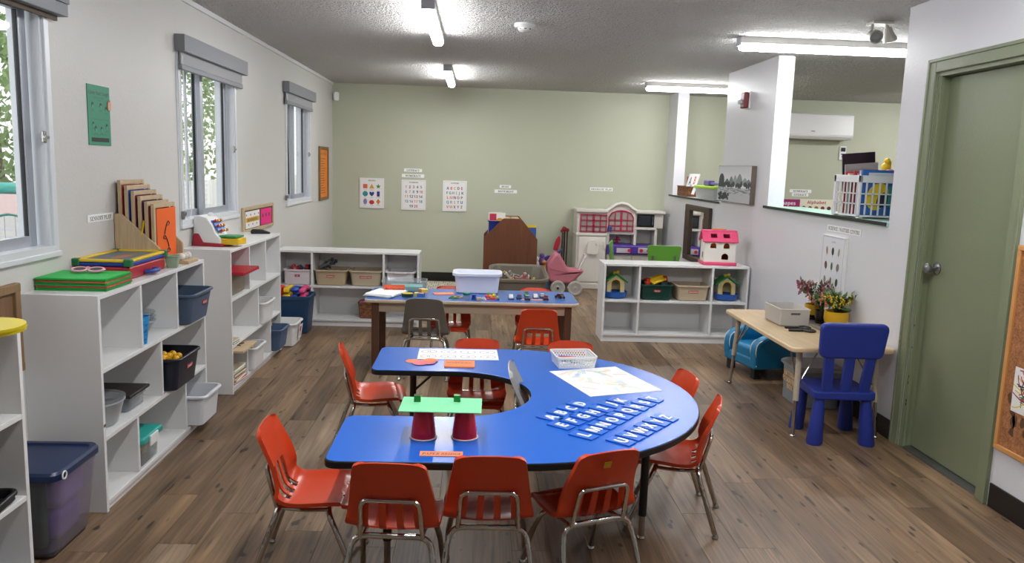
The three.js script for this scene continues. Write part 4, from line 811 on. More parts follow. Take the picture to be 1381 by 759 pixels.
{
  const t = thing('framed_notice', 'tall orange notice in a brown frame on the window wall', 'notice', [0.001, 1.335, 0.632], QT);
  obj('frame', [box(0.53, 0.032, 0.022, 0, 0.278, 0.011, 0.003), box(0.53, 0.032, 0.022, 0, -0.31, 0.011, 0.003), box(0.032, 0.56, 0.022, -0.249, -0.278, 0.011, 0.003), box(0.032, 0.56, 0.022, 0.249, -0.278, 0.011, 0.003)], mat('#7d6138', { roughness: 0.5 }), t);
  obj('sheet', box(0.47, 0.56, 0.006, 0, -0.28, 0.004), mat('#e07f22', { roughness: 0.7 }), t);
  print('print', 0.46, 0.55, canvasTex(384, 448, (g, w, h) => { g.fillStyle = '#e58325'; g.fillRect(0, 0, w, h); g.fillStyle = '#7a3f10'; g.font = 'bold 34px serif'; g.fillText('DAILY SCHEDULE', w / 2, 40, w - 30); g.fillStyle = '#8a4a18'; const r = rng(3); for (let k = 0; k < 15; k++) g.fillRect(40, 82 + k * 23, 150 + r() * 130, 7); }), t, 0, 0, 0.0078);
}
{
  const t = obj('motion_sensor', [ext(outline([[-0.03, -0.05], [0.03, -0.05], [0.036, 0.03], [0.028, 0.055], [-0.028, 0.055], [-0.036, 0.03]], 0.012), 0.04, 0.008)], M.white);
  tag(t, 'small white motion sensor in the corner by the green wall', 'sensor'); t.position.set(0.035, 2.272, 0.008); t.rotation.y = 0.7;
}
// roller blinds above the windows
[[6.46, 7.82, 'near window with the playhouse outside'], [3.84, 5.135, 'window above the toy cash register'], [1.3, 2.515, 'window beside the orange notice']].forEach(([a, b, w], i) => {
  const t = thing('roller_blind', 'grey roller blind with a boxed valance over the ' + w, 'blind', [0, 0, 0], 0);
  const y0 = i ? 2.1 : 2.105;
  obj('valance', [span(0.001, 0.062, y0, y0 + 0.1, a, b, 0.003)], M.shade, t);
  obj('fabric', span(0.02, 0.03, y0 - 0.075, y0 + 0.01, a + 0.045, b - 0.02), i ? mat('#9b9c9f', { roughness: 0.6 }) : mat('#5b4e42', { roughness: 0.7 }), t);
  obj('bottom_bar', i ? span(0.012, 0.038, y0 - 0.105, y0 - 0.07, a + 0.045, b - 0.015, 0.008) : span(0.014, 0.064, y0 - 0.055, y0 - 0.002, a + 0.02, b, 0.004), M.shade, t);
  if (i) { obj('chain', tube([[0.02, y0 - 0.02, b - 0.03], [0.02, 1.5, b - 0.03], [0.025, 1.13, b - 0.04], [0.03, 1.1, b - 0.09], [0.03, 1.16, b - 0.13], [0.03, 1.5, b - 0.1], [0.03, y0 - 0.02, b - 0.045]], 0.0022, 60, 5, false, 0.2), M.white, t); obj('chain_guide', [box(0.02, 0.05, 0.02, 0.016, 1.1, b - 0.022, 0.004), new THREE.TorusGeometry(0.013, 0.004, 6, 14).rotateY(QT).translate(0.03, 1.135, b - 0.022)], M.steel, t); }
});

// ================================================================ THINGS ON THE HORSESHOE TABLE
const font = await new FontLoader().loadAsync('fonts/droid/droid_sans_bold.typeface.json');
{ // letter tiles: four staggered rows
  const rows = [['ABCD', [2.122, 7.032], [2.262, 6.85]], ['EFGHIJK', [2.156, 7.123], [2.443, 6.792]], ['LMNOPQRST', [2.228, 7.23], [2.586, 6.755]], ['UVWXYZ', [2.357, 7.286], [2.586, 7.007]]];
  const tileG = box(0.054, 0.005, 0.1, 0, 0, 0, 0.0012), tileM = plastic('#1964cc', 0.32), letM = plastic('#eef2f4', 0.45);
  for (const [text, p0, p1] of rows) [...text].forEach((ch, k) => {
    const n = text.length - 1, x = mix(p0[0], p1[0], k / n), z = mix(p0[1], p1[1], k / n), dx = p1[0] - p0[0], dz = p1[1] - p0[1];
    const t = thing('letter_tile', `blue tile with a raised white letter ${ch}`, 'tile', [x, TH + 0.0003, z], Math.atan2(-dz, dx) - 0.12 + 0.12, 'alphabet tiles on the horseshoe table');
    obj('tile', tileG.clone(), tileM, t);
    const g = new TextGeometry(ch, { font, size: 0.05, depth: 0.003, curveSegments: 4 }); g.computeBoundingBox(); const c = g.boundingBox.getCenter(V(0, 0, 0));
    obj('letter', g.translate(-c.x, -c.y, 0).rotateX(-Math.PI / 2).translate(0, 0.005, 0.004), letM, t);
  });
}
{ // paper bridge: two upturned cups, a card across them, two cubes on the card
  const cupG = lathe([[0.0465, 0], [0.0475, 0.002], [0.0465, 0.006], [0.0445, 0.006], [0.0435, 0.018], [0.0445, 0.02], [0.0435, 0.026], [0.043, 0.028], [0.0438, 0.031], [0.0425, 0.036], [0.0322, 0.1135], [0.030, 0.116], [0, 0.1165]], 36);
  const rimG = new THREE.TorusGeometry(0.0468, 0.003, 8, 40).rotateX(Math.PI / 2).translate(0, 0.003, 0);
  for (const [u, v, w] of [[570.5, 592, 'holding the card end by the arm tip'], [626.3, 592, 'holding the card end towards the letter tiles']]) {
    const p = onY(u, v, TH); const t = thing('paper_cup', 'upturned red cup with a white rim ' + w, 'cup', [p.x, TH, p.z - 0.02], 0, 'red cups of the paper bridge');
    obj('body', cupG.clone(), plastic('#d3182c', 0.35), t); obj('rim', rimG.clone(), M.white, t);
  }
  const c0 = onY(570.5, 592, TH), c1 = onY(626.3, 592, TH), cx = (c0.x + c1.x) / 2, cz = (c0.z + c1.z) / 2 - 0.02;
  const card = obj('green_card', box(0.292, 0.0025, 0.175, 0, 0, 0), mat('#7fd6a0', { roughness: 0.7 })); tag(card, 'light green card bridging the two red cups', 'card'); card.position.set(cx - 0.012, TH + 0.117, cz - 0.01); card.rotation.y = -0.02;
  for (const [u, w] of [[562, 'marked wooden-topped'], [616, 'plain']]) { const p = onY(u, 544, TH + 0.12), o = obj('green_cube', box(0.024, 0.024, 0.024, 0, 0, 0, 0.0015), plastic('#157a2b')); tag(o, `${w} dark green cube on the light green card`, 'cube'); o.position.set(p.x, TH + 0.1197, p.z - 0.03); o.rotation.y = 0.05; if (u < 600) { const c = obj('top_face', box(0.022, 0.0006, 0.022, 0, 0.024, 0), mat('#3b5a2a', { roughness: 0.7 }), o); } }
}
function tableSheet(name, label, category, w, d, x, y, z, turn, tex, color = '#f0f0ee', o = {}) {
  const t = thing(name, label, category, [x, y, z], turn, o.group);
  obj('sheet', box(w, o.t ?? 0.0012, d, 0, 0, 0), mat(color, { roughness: 0.8 }), t);
  if (tex) print('print', w * 0.996, d * 0.996, tex, t, 0, (o.t ?? 0.0012) + 0.0005, 0, 0, -Math.PI / 2, 0.75);
  return t;
}
const hand = (text, bg, o = {}) => canvasTex(o.w ?? 512, o.h ?? 160, (g, w, h) => { g.fillStyle = bg; g.fillRect(0, 0, w, h); g.fillStyle = o.ink ?? '#3a2a26'; g.font = o.font ?? 'italic 92px serif'; g.fillText(text, w / 2, h * 0.54, w * 0.92); });
tableSheet('paper_note', 'orange strip of paper reading Paper Bridge', 'note', 0.147, 0.045, 1.711, TH + 0.0003, 7.434, 0, hand('PAPER BRIDGE', '#f0926a', { font: 'bold italic 88px serif' }), '#f0926a');
tableSheet('oval_sheet', 'long white sheet printed with eight ovals', 'paper', 0.415, 0.225, 1.735, TH + 0.0003, 6.006, 0.02, canvasTex(768, 416, (g, w, h) => {
  g.fillStyle = '#f1f1f0'; g.fillRect(0, 0, w, h); g.strokeStyle = '#55585c'; g.lineWidth = 4; g.fillStyle = '#44474b'; g.font = '54px sans-serif';
  ['H', 'o', 'J', 'u', 'G', 'c', 'd', 'e'].forEach((ch, k) => { const x = 100 + (k % 4) * 190, y = 115 + Math.floor(k / 4) * 190; g.beginPath(); g.ellipse(x, y, 72, 58, 0, 0, 7); g.stroke(); g.fillText(ch, x, y); });
}));
tableSheet('paper_card', 'folded orange card with upside-down handwriting beside the oval sheet', 'card', 0.15, 0.125, 1.747, TH + 0.0003, 6.217, 0.0, canvasTex(512, 420, (g, w, h) => { g.fillStyle = '#ee8c58'; g.fillRect(0, 0, w, h); g.translate(w / 2, h / 2); g.rotate(Math.PI); g.fillStyle = '#7a4a34'; g.font = 'bold italic 84px serif'; g.fillText('Alphabets', 0, 40, w * 0.85); g.font = 'italic 50px serif'; g.fillText('match', 0, 120); }), '#ee8c58', { t: 0.006 });
[['#ef9068', 1.512, 6.165, 'orange'], ['#ef9068', 1.567, 6.178, 'orange'], ['#ef8493', 1.552, 6.215, 'pink'], ['#ef8493', 1.59, 6.2, 'pink'], ['#f08b62', 1.6, 6.165, 'orange']].forEach(([c, x, z, n], k) => {
  const o = obj('paper_circle', cyl(0.037, 0.037, 0.0012, 0, 0, 0, 28), mat(c, { roughness: 0.8 })); tag(o, n + ' paper circle lying beside the orange card', 'paper', n + ' paper circles'); o.position.set(x, TH + 0.0004 + k * 0.0014, z);
});
tableSheet('line_sheet', 'large white sheet with coloured crayon strokes', 'paper', 0.365, 0.435, 2.428, TH + 0.0003, 6.462, 0.33, canvasTex(512, 608, (g, w, h) => {
  g.fillStyle = '#f2f2f0'; g.fillRect(0, 0, w, h); const r = rng(17), cols = ['#8fc0cf', '#e6cf9a', '#dba3a0', '#9fcf9f', '#a9b4d8', '#e0b58c'];
  for (let k = 0; k < 26; k++) { g.save(); g.translate(50 + r() * (w - 100), 50 + r() * (h - 100)); g.rotate(r() * 3); g.strokeStyle = cols[k % 6]; g.lineWidth = 4; for (let j = 0; j < 3; j++) { g.beginPath(); g.moveTo(-50, j * 9); g.lineTo(50, j * 9); g.stroke(); } g.restore(); }
}));
{ // perforated basket
  const t = thing('perforated_basket', 'white plastic basket with small holes on the horseshoe table', 'basket', [2.318, TH, 6.165], 0.12);
  const w = 0.2, d = 0.175, h = 0.06, sideG = (len) => {
    const s = outline([[-len / 2 * 0.9, 0], [len / 2 * 0.9, 0], [len / 2, h - 0.008], [-len / 2, h - 0.008]]), n = Math.round(len / 0.0155);
    for (let r = 0; r < 5; r++) for (let k = 0; k < n; k++) { const x = (k + 0.5 + (r % 2) * 0.5 - n / 2) * len * 0.88 / n, y = 0.009 + r * 0.0105; if (Math.abs(x) > len * 0.43) continue; const p = new THREE.Path(); p.moveTo(x - 0.005, y); p.lineTo(x, y - 0.0047); p.lineTo(x + 0.005, y); p.lineTo(x, y + 0.0047); p.closePath(); s.holes.push(p); }
    return ext(s, 0.0025);
  };
  const tilt = 0.13;
  for (const [len, dist, ry] of [[w, d / 2, 0], [w, d / 2, Math.PI], [d, w / 2, QT], [d, w / 2, -QT]]) obj('side', sideG(len).rotateX(tilt).translate(0, 0, dist - 0.012).rotateY(ry), M.white, t);
  obj('base', box(w * 0.9, 0.003, d * 0.9, 0, 0, 0, 0), M.white, t);
  obj('rim', loft([ring(w + 0.004, d + 0.004, 0.02, h - 0.01), ring(w + 0.012, d + 0.012, 0.022, h - 0.01), ring(w + 0.012, d + 0.012, 0.022, h), ring(w - 0.004, d - 0.004, 0.018, h), ring(w - 0.004, d - 0.004, 0.018, h - 0.01), ring(w + 0.004, d + 0.004, 0.02, h - 0.01)], false, false), M.white, t);
  ['#2f8f5a', '#2f6fa8', '#d8b13a', '#3f9a9a', '#c85a4a'].forEach((c, k) => { const o = obj('crayon', sweep([V(-0.04, 0, 0), V(0.032, 0, 0), V(0.045, 0, 0)], [0.0045, 0.0045, 0.001], 8), plastic(c, 0.5)); tag(o, ['green', 'blue', 'yellow', 'teal', 'red'][k] + ' crayon in the perforated basket', 'crayon', 'crayons in the basket'); o.position.set(2.31 + (R4() - 0.5) * 0.06, TH + 0.01 + k * 0.009, 6.165 + (R4() - 0.5) * 0.06); o.rotation.y = R4() * 3; });
}
// ================================================================ THINGS ON THE NARROW TABLE
const tY = T2 + 0.0004;
bin('storage_tub', 'big white open tub standing on the narrow blue table', plastic('#dfe3ee', 0.35), 0.375, 0.26, 0.155, [1.832, T2, 4.08], 0, { category: 'tub', taper: 0.84, rim: 0.018, rimH: 0.022, r: 0.035 });
{
  const t = thing('clear_bin', 'shallow clear plastic bin behind the Be Creative sign', 'bin', [1.285, T2, 4.115]);
  obj('body', tub(0.34, 0.2, 0.085, { taper: 0.93, rim: 0.006 }), M.clear, t);
  const o = obj('craft_paper', box(0.24, 0.035, 0.13, 0, 0, 0, 0.004), plastic('#8fd0c0', 0.7)); tag(o, 'mint green craft paper inside the clear bin', 'paper'); o.position.set(1.3, T2 + 0.006, 4.115);
  const s = thing('table_sign', 'folded orange sign reading Be Creative', 'sign', [1.217, T2, 4.225], 0.03); s.rotation.order = 'YXZ';
  obj('panel', [box(0.155, 0.058, 0.0015, 0, 0, 0.006).rotateX(-0.14), box(0.155, 0.058, 0.0015, 0, 0, -0.006).rotateX(0.14)], mat('#e5623f', { roughness: 0.75 }), s);
  print('print', 0.152, 0.056, hand('Be Creative', '#e5623f', { h: 192, font: 'bold italic 96px serif', ink: '#33211d' }), s, 0, 0.0285, 0.0033, 0, -0.14);
  for (let k = 0; k < 6; k++) { const p = tableSheet('drawing_paper', 'white drawing paper in the loose pile on the narrow table', 'paper', 0.21, 0.27, 1.165 + (R4() - 0.5) * 0.02, tY + k * 0.0035, 4.32 + (R4() - 0.5) * 0.02, -0.35 + (R4() - 0.5) * 0.2, null, '#eef0f2', { group: 'pile of drawing paper', t: 0.003 }); p.rotation.z = 0; }
  const d = thing('stamp_pad', 'dark green tin with a yellow lid edge on the narrow table', 'tin', [1.33, tY, 4.4]);
  obj('body', cyl(0.042, 0.042, 0.024, 0, 0, 0, 28).scale(1, 1, 0.75), plastic('#1d3a2c'), d); obj('lid', cyl(0.04, 0.04, 0.004, 0, 0.024, 0, 28).scale(1, 1, 0.75), M.yellow, d);
  [['#d9c050', 1.4, 4.36], ['#4a6fb5', 1.425, 4.37], ['#dfc255', 1.45, 4.35], ['#c9785a', 1.43, 4.33]].forEach(([c, x, z], k) => { const o = thing('crayon_box', ['pale yellow', 'blue', 'golden yellow', 'terracotta'][k] + ' crayon box on the narrow table', 'box', [x, tY + (k > 1 ? 0.0265 : 0), z], (R4() - 0.5) * 0.5); obj('carton', box(0.045, 0.026, 0.05, 0, 0, 0, 0.002), plastic(c, 0.6), o); obj('flap', box(0.046, 0.004, 0.016, 0, 0.023, 0.014), plastic('#e8dfb0', 0.6), o); });
}
tableSheet('paper_note', 'orange note lying by the white tub', 'note', 0.15, 0.085, 1.585, tY, 4.235, 0.25, hand('Loose parts', '#ef9268', { font: 'italic 80px serif', ink: '#b5623f' }), '#ef9268', { t: 0.004 });
tableSheet('paper_note', 'narrow orange strip lying below the toy cars', 'note', 0.16, 0.028, 2.23, tY, 4.41, -0.02, hand('Cars', '#f0a07e', { h: 90, font: 'italic 60px serif', ink: '#b0684a' }), '#f0a07e', { t: 0.003 });
{ // small loose parts
  const peg = (c, n, u, v, ry, l = 0.05) => { const p = onY(u, v, T2), o = obj('clothes_peg', [box(l, 0.008, 0.011, 0, 0, 0, 0.003), box(l * 0.6, 0.007, 0.01, l * 0.12, 0.008, 0, 0.003)], plastic(c, 0.5)); tag(o, n + ' peg among the loose parts', 'peg'); o.position.set(p.x, tY, p.z); o.rotation.y = ry; };
  peg('#3f7a4a', 'green', 609, 402, 0.6); peg('#c9a46a', 'wooden', 617, 401, -0.2); peg('#5a8f45', 'olive', 613, 403, 0.2); peg('#c9b08a', 'pale wooden', 622, 402, 0.9); peg('#e6e3da', 'white', 652, 404, -0.9, 0.06); peg('#d8402f', 'red', 663, 404, -0.25, 0.07); peg('#e0b81f', 'yellow', 670, 402, 0.9, 0.04); peg('#2f62b5', 'blue', 671, 405, 0.4, 0.03);
  const j = thing('glitter_jar', 'small clear jar with a green lid among the loose parts', 'jar', onY(629, 404, T2).setY(T2)); obj('body', cyl(0.026, 0.026, 0.035, 0, 0, 0, 24), M.clear, j); obj('lid', cyl(0.028, 0.028, 0.016, 0, 0.035, 0, 24), plastic('#1c7a5c'), j);
  const b = obj('spool', [cyl(0.02, 0.02, 0.005), cyl(0.014, 0.014, 0.028, 0, 0.005, 0), cyl(0.02, 0.02, 0.005, 0, 0.033, 0)], plastic('#1b3f9a')); tag(b, 'blue spool among the loose parts', 'spool'); b.position.copy(onY(639, 404, T2)).setY(tY);
  const w = obj('wooden_block', box(0.035, 0.02, 0.03, 0, 0, 0, 0.003), M.oak); tag(w, 'small wooden block beside the blue spool', 'block'); w.position.copy(onY(646, 405, T2)).setY(tY);
  [['#3aa04a', 'green', 659, 398], ['#d83a6a', 'pink', 656, 401], ['#e8842a', 'orange', 661, 401], ['#e8c42a', 'yellow', 666, 400]].forEach(([c, n, u, v]) => { const o = obj('pompom', new THREE.IcosahedronGeometry(0.014, 2), mat(c, { roughness: 0.95 })); tag(o, n + ' pompom in front of the white tub', 'pompom'); const p = onY(u, v + 1, T2); o.position.set(p.x, T2 + 0.014, p.z); });
}
{ // toy cars
  const car = (u, v, body, roof, label, s = 1, ry = 0) => {
    const p = onY(u, v + 2, T2), t = thing('toy_car', label, 'toy car', [p.x, T2, p.z], ry + QT);
    const prof = outline([[-0.036, 0.006], [0.036, 0.006], [0.036, 0.015], [0.02, 0.018], [0.012, 0.028], [-0.018, 0.028], [-0.028, 0.018], [-0.036, 0.016]], 0.004);
    obj('body', ext(prof, 0.03, 0.003).translate(0, 0, -0.015).scale(s, s, s), plastic(body, 0.3), t);
    obj('roof', box(0.024, 0.003, 0.024, -0.003, 0.0275, 0).scale(s, s, s), plastic(roof, 0.3), t);
    obj('windscreen', box(0.03, 0.008, 0.031, -0.003, 0.019, 0).scale(s, s, s), plastic('#20242a', 0.2), t);
    for (const [x, z] of [[-0.022, 1], [0.022, 1], [-0.022, -1], [0.022, -1]]) obj('wheel', cyl(0.007, 0.007, 0.006, 0, -0.003, 0, 14).rotateX(QT).translate(x, 0.007, z * 0.015).scale(s, s, s), M.black, t);
  };
  car(689, 401, '#c9ccd0', '#e8e8e8', 'silver toy car at the end of the row by the white tub', 1.1); car(700, 401, '#25406e', '#8c3b32', 'dark blue toy car with a red roof', 1.1); car(711, 402, '#3b4a5c', '#c8ccd0', 'slate toy car behind the orange strip', 1.1); car(710, 397, '#2f7a45', '#2a2a2a', 'green toy car at the back of the row'); car(722, 400, '#d9dadc', '#f0f0f0', 'white toy car between the green and grey ones', 1.05); car(731, 399, '#8b8f95', '#d9d9d9', 'grey toy car beside the dark red one'); car(736, 402, '#5a1f2a', '#2a1a1c', 'dark red toy car', 1.05); car(755, 400, '#3a2226', '#7a2a30', 'maroon toy car standing apart from the row', 1.15, 0.6);
}

// ================================================================ THE LOW SHELF BY THE GREEN WALL
const CY = 0.369;
{
  const cz = 2.82;
  bin('storage_bin', 'white bin of dark toys beside the two tan bins', plastic('#d9cfd2', 0.45), 0.262, 0.29, 0.14, [0.217, CY, cz], 0, { tagText: 'CARS', tagW: 0.045, taper: 0.9 });
  for (let k = 0; k < 8; k++) { const o = obj('toy_figure', box(0.05, 0.03, 0.035, 0, 0, 0, 0.01), plastic(['#2a3350', '#8f2430', '#26262c', '#b03a3a'][k % 4])); tag(o, ['navy', 'dark red', 'black', 'red'][k % 4] + ' toy in the white bin beside the tan bins', 'toy', 'toys in the white shelf bin'); o.position.set(0.217 + (R4() - 0.5) * 0.18, CY + 0.125 + R4() * 0.02, cz + (R4() - 0.5) * 0.16 + 0.03); o.rotation.set(R4(), R4() * 3, R4()); }
  bin('storage_bin', 'tan bin with grey toys sticking out', plastic('#b3a184', 0.5), 0.305, 0.3, 0.142, [0.513, CY, cz], 0, { tagText: 'ANIMALS', tagW: 0.072, taper: 0.82 });
  for (let k = 0; k < 5; k++) { const o = obj('toy_figure', [box(0.07, 0.03, 0.03, 0, 0, 0, 0.012), box(0.03, 0.035, 0.026, 0.04, 0.015, 0, 0.01), box(0.014, 0.03, 0.026, -0.02, -0.025, 0, 0.004)], plastic('#4a4e54')); tag(o, 'dark grey toy animal in the tan bin', 'toy', 'toy animals in the tan bin'); o.position.set(0.46 + (R4() - 0.5) * 0.08, CY + 0.145 + R4() * 0.03, cz + (R4() - 0.5) * 0.1); o.rotation.set(R4() * 0.5, R4() * 3, R4() * 0.5); }
  bin('storage_bin', 'tan bin with a long red name tag', plastic('#b9ab92', 0.5), 0.305, 0.3, 0.142, [0.828, CY, cz], 0, { tagText: 'CONSTRUCTION', tagW: 0.11, taper: 0.82 });
  bin('storage_bin', 'white bin behind the narrow table in the low shelf', plastic('#dcd9dc', 0.45), 0.28, 0.29, 0.14, [1.137, CY, cz], 0, { rim: 0.016, taper: 0.88, lip: [1] });
  const w = thing('wicker_basket', 'small brown wicker basket on the lower board of the shelf', 'basket', [0.85, 0.0645, 2.83]);
  obj('body', tub(0.2, 0.18, 0.15, { taper: 0.85, rim: 0.006, r: 0.02 }), mat('#ffffff', { roughness: 0.8, map: rep(wickerTex, 6), triUV: 1 }), w);
  obj('lining', box(0.06, 0.03, 0.1, -0.06, 0.125, 0, 0.01), plastic('#b0607a', 0.8), w);
  const k = obj('black_case', [box(0.2, 0.2, 0.14, 0, 0, 0, 0.02), polyTube([[-0.05, 0.2, 0], [-0.045, 0.225, 0], [0.045, 0.225, 0], [0.05, 0.2, 0]], 0.007, 0.015)], M.black); tag(k, 'black case behind the dark blue tote', 'case'); k.position.set(0.24, 0.0645, 2.79);
}
// ---- posters on the green wall
const frameTex = (title, draw) => canvasTex(512, 640, (g, w, h) => { g.fillStyle = '#eceae8'; g.fillRect(0, 0, w, h); g.strokeStyle = '#b9b6b2'; g.lineWidth = 3; g.strokeRect(26, 24, w - 52, h - 48); g.fillStyle = '#eceae8'; g.fillRect(150, 10, 212, 70); g.fillStyle = '#3a3d44'; g.font = 'bold 38px serif'; g.fillText(title, w / 2, 52, 220); draw(g, w, h); });
wallSheet('poster', 'white poster of nine coloured shapes on the green wall', 'poster', 0.305, 0.378, [0.491, 1.097, 0.001], 0, frameTex('SHAPES', (g) => {
  const X = [118, 256, 394], Y = [175, 335, 500];
  g.fillStyle = '#d8633f'; g.fillRect(X[0] - 46, Y[0] - 46, 92, 92); g.fillStyle = '#dd9c3b'; g.beginPath(); g.moveTo(X[1], Y[0] - 54); g.lineTo(X[1] + 54, Y[0] + 46); g.lineTo(X[1] - 54, Y[0] + 46); g.fill();
  g.fillStyle = '#3d8a45'; g.beginPath(); for (let k = 0; k < 10; k++) { const a = -1.571 + k * 0.6283, r = k % 2 ? 24 : 56; g.lineTo(X[2] + r * Math.cos(a), Y[0] + r * Math.sin(a)); } g.fill();
  g.fillStyle = '#2f8f93'; g.beginPath(); g.arc(X[0], Y[1], 56, 0, 7); g.fill(); g.fillStyle = '#27348c'; g.beginPath(); g.moveTo(X[1], Y[1] + 54); g.bezierCurveTo(X[1] - 90, Y[1] - 10, X[1] - 40, Y[1] - 80, X[1], Y[1] - 26); g.bezierCurveTo(X[1] + 40, Y[1] - 80, X[1] + 90, Y[1] - 10, X[1], Y[1] + 54); g.fill();
  g.fillStyle = '#2b3182'; g.fillRect(X[2] - 30, Y[1] - 56, 60, 112); g.fillStyle = '#8a7fb0'; g.beginPath(); g.ellipse(X[0], Y[2], 40, 62, 0, 0, 7); g.fill(); g.fillStyle = '#c0273a'; g.beginPath(); g.ellipse(X[1], Y[2] + 14, 54, 46, 0, 0, 7); g.fill(); g.fillStyle = '#dd7a2d'; g.beginPath(); g.moveTo(X[2], Y[2] - 64); g.lineTo(X[2] + 44, Y[2]); g.lineTo(X[2], Y[2] + 64); g.lineTo(X[2] - 44, Y[2]); g.fill();
  g.fillStyle = '#4a4a4a'; g.font = '17px serif'; ['SQUARE', 'TRIANGLE', 'STAR', 'CIRCLE', 'HEART', 'RECTANGLE', 'OVAL', 'ELLIPSE', 'DIAMOND'].forEach((t, k) => g.fillText(t, X[k % 3], Y[Math.floor(k / 3)] + 78));
}), { t: 0.012 });
const pcol = ['#dd8a2d', '#27838a', '#3a8f8a', '#2b3a86', '#27307a', '#8a83ba', '#b02a3a', '#c8543a', '#dd8a4a', '#2f6b45'];
wallSheet('poster', 'white poster of the numbers one to twenty on the green wall', 'poster', 0.305, 0.378, [1.016, 1.09, 0.001], 0, frameTex('NUMBERS', (g) => {
  g.font = 'bold 78px sans-serif'; let n = 1;
  for (const [r, c] of [[0, 5], [1, 5], [2, 4], [3, 4], [4, 2]]) for (let k = 0; k < c; k++) { g.fillStyle = pcol[(n * 3 + 7) % 10]; const w = c === 5 ? 80 : 100; g.fillText(String(n), 256 + (k - (c - 1) / 2) * w, 150 + r * 103, w * 0.95); n++; }
}), { t: 0.012 });
wallSheet('poster', 'white poster of the alphabet in coloured capitals on the green wall', 'poster', 0.3, 0.385, [1.536, 1.092, 0.001], 0, frameTex('LETTERS', (g) => {
  g.font = 'bold 80px sans-serif'; let n = 0;
  ['ABCDE', 'FGHIJK', 'LMNOP', 'QRSTU', 'VWXYZ'].forEach((row, r) => [...row].forEach((ch, k) => { g.fillStyle = pcol[(n++ * 3 + 4) % 10]; g.fillText(ch, 256 + (k - (row.length - 1) / 2) * (row.length > 5 ? 66 : 76), 160 + r * 98); }));
}), { t: 0.012 });
lbl('LITERACY', 'white paper label reading LITERACY above the number poster', 0.225, 0.04, [1.005, 1.399, 0.001], 0);
lbl('NUMERACY', 'white paper label reading NUMERACY above the number poster', 0.28, 0.042, [1.006, 1.33, 0.001], 0);
lbl('MUSIC', 'white paper label reading MUSIC on the green wall', 0.143, 0.038, [2.175, 1.23, 0.001], 0);
lbl('MOVEMENT', 'white paper label reading MOVEMENT on the green wall', 0.284, 0.042, [2.182, 1.17, 0.001], 0);
lbl('DRAMATIC PLAY', 'white paper label reading DRAMATIC PLAY above the play kitchen', 0.29, 0.04, [3.405, 1.235, 0.001], 0);
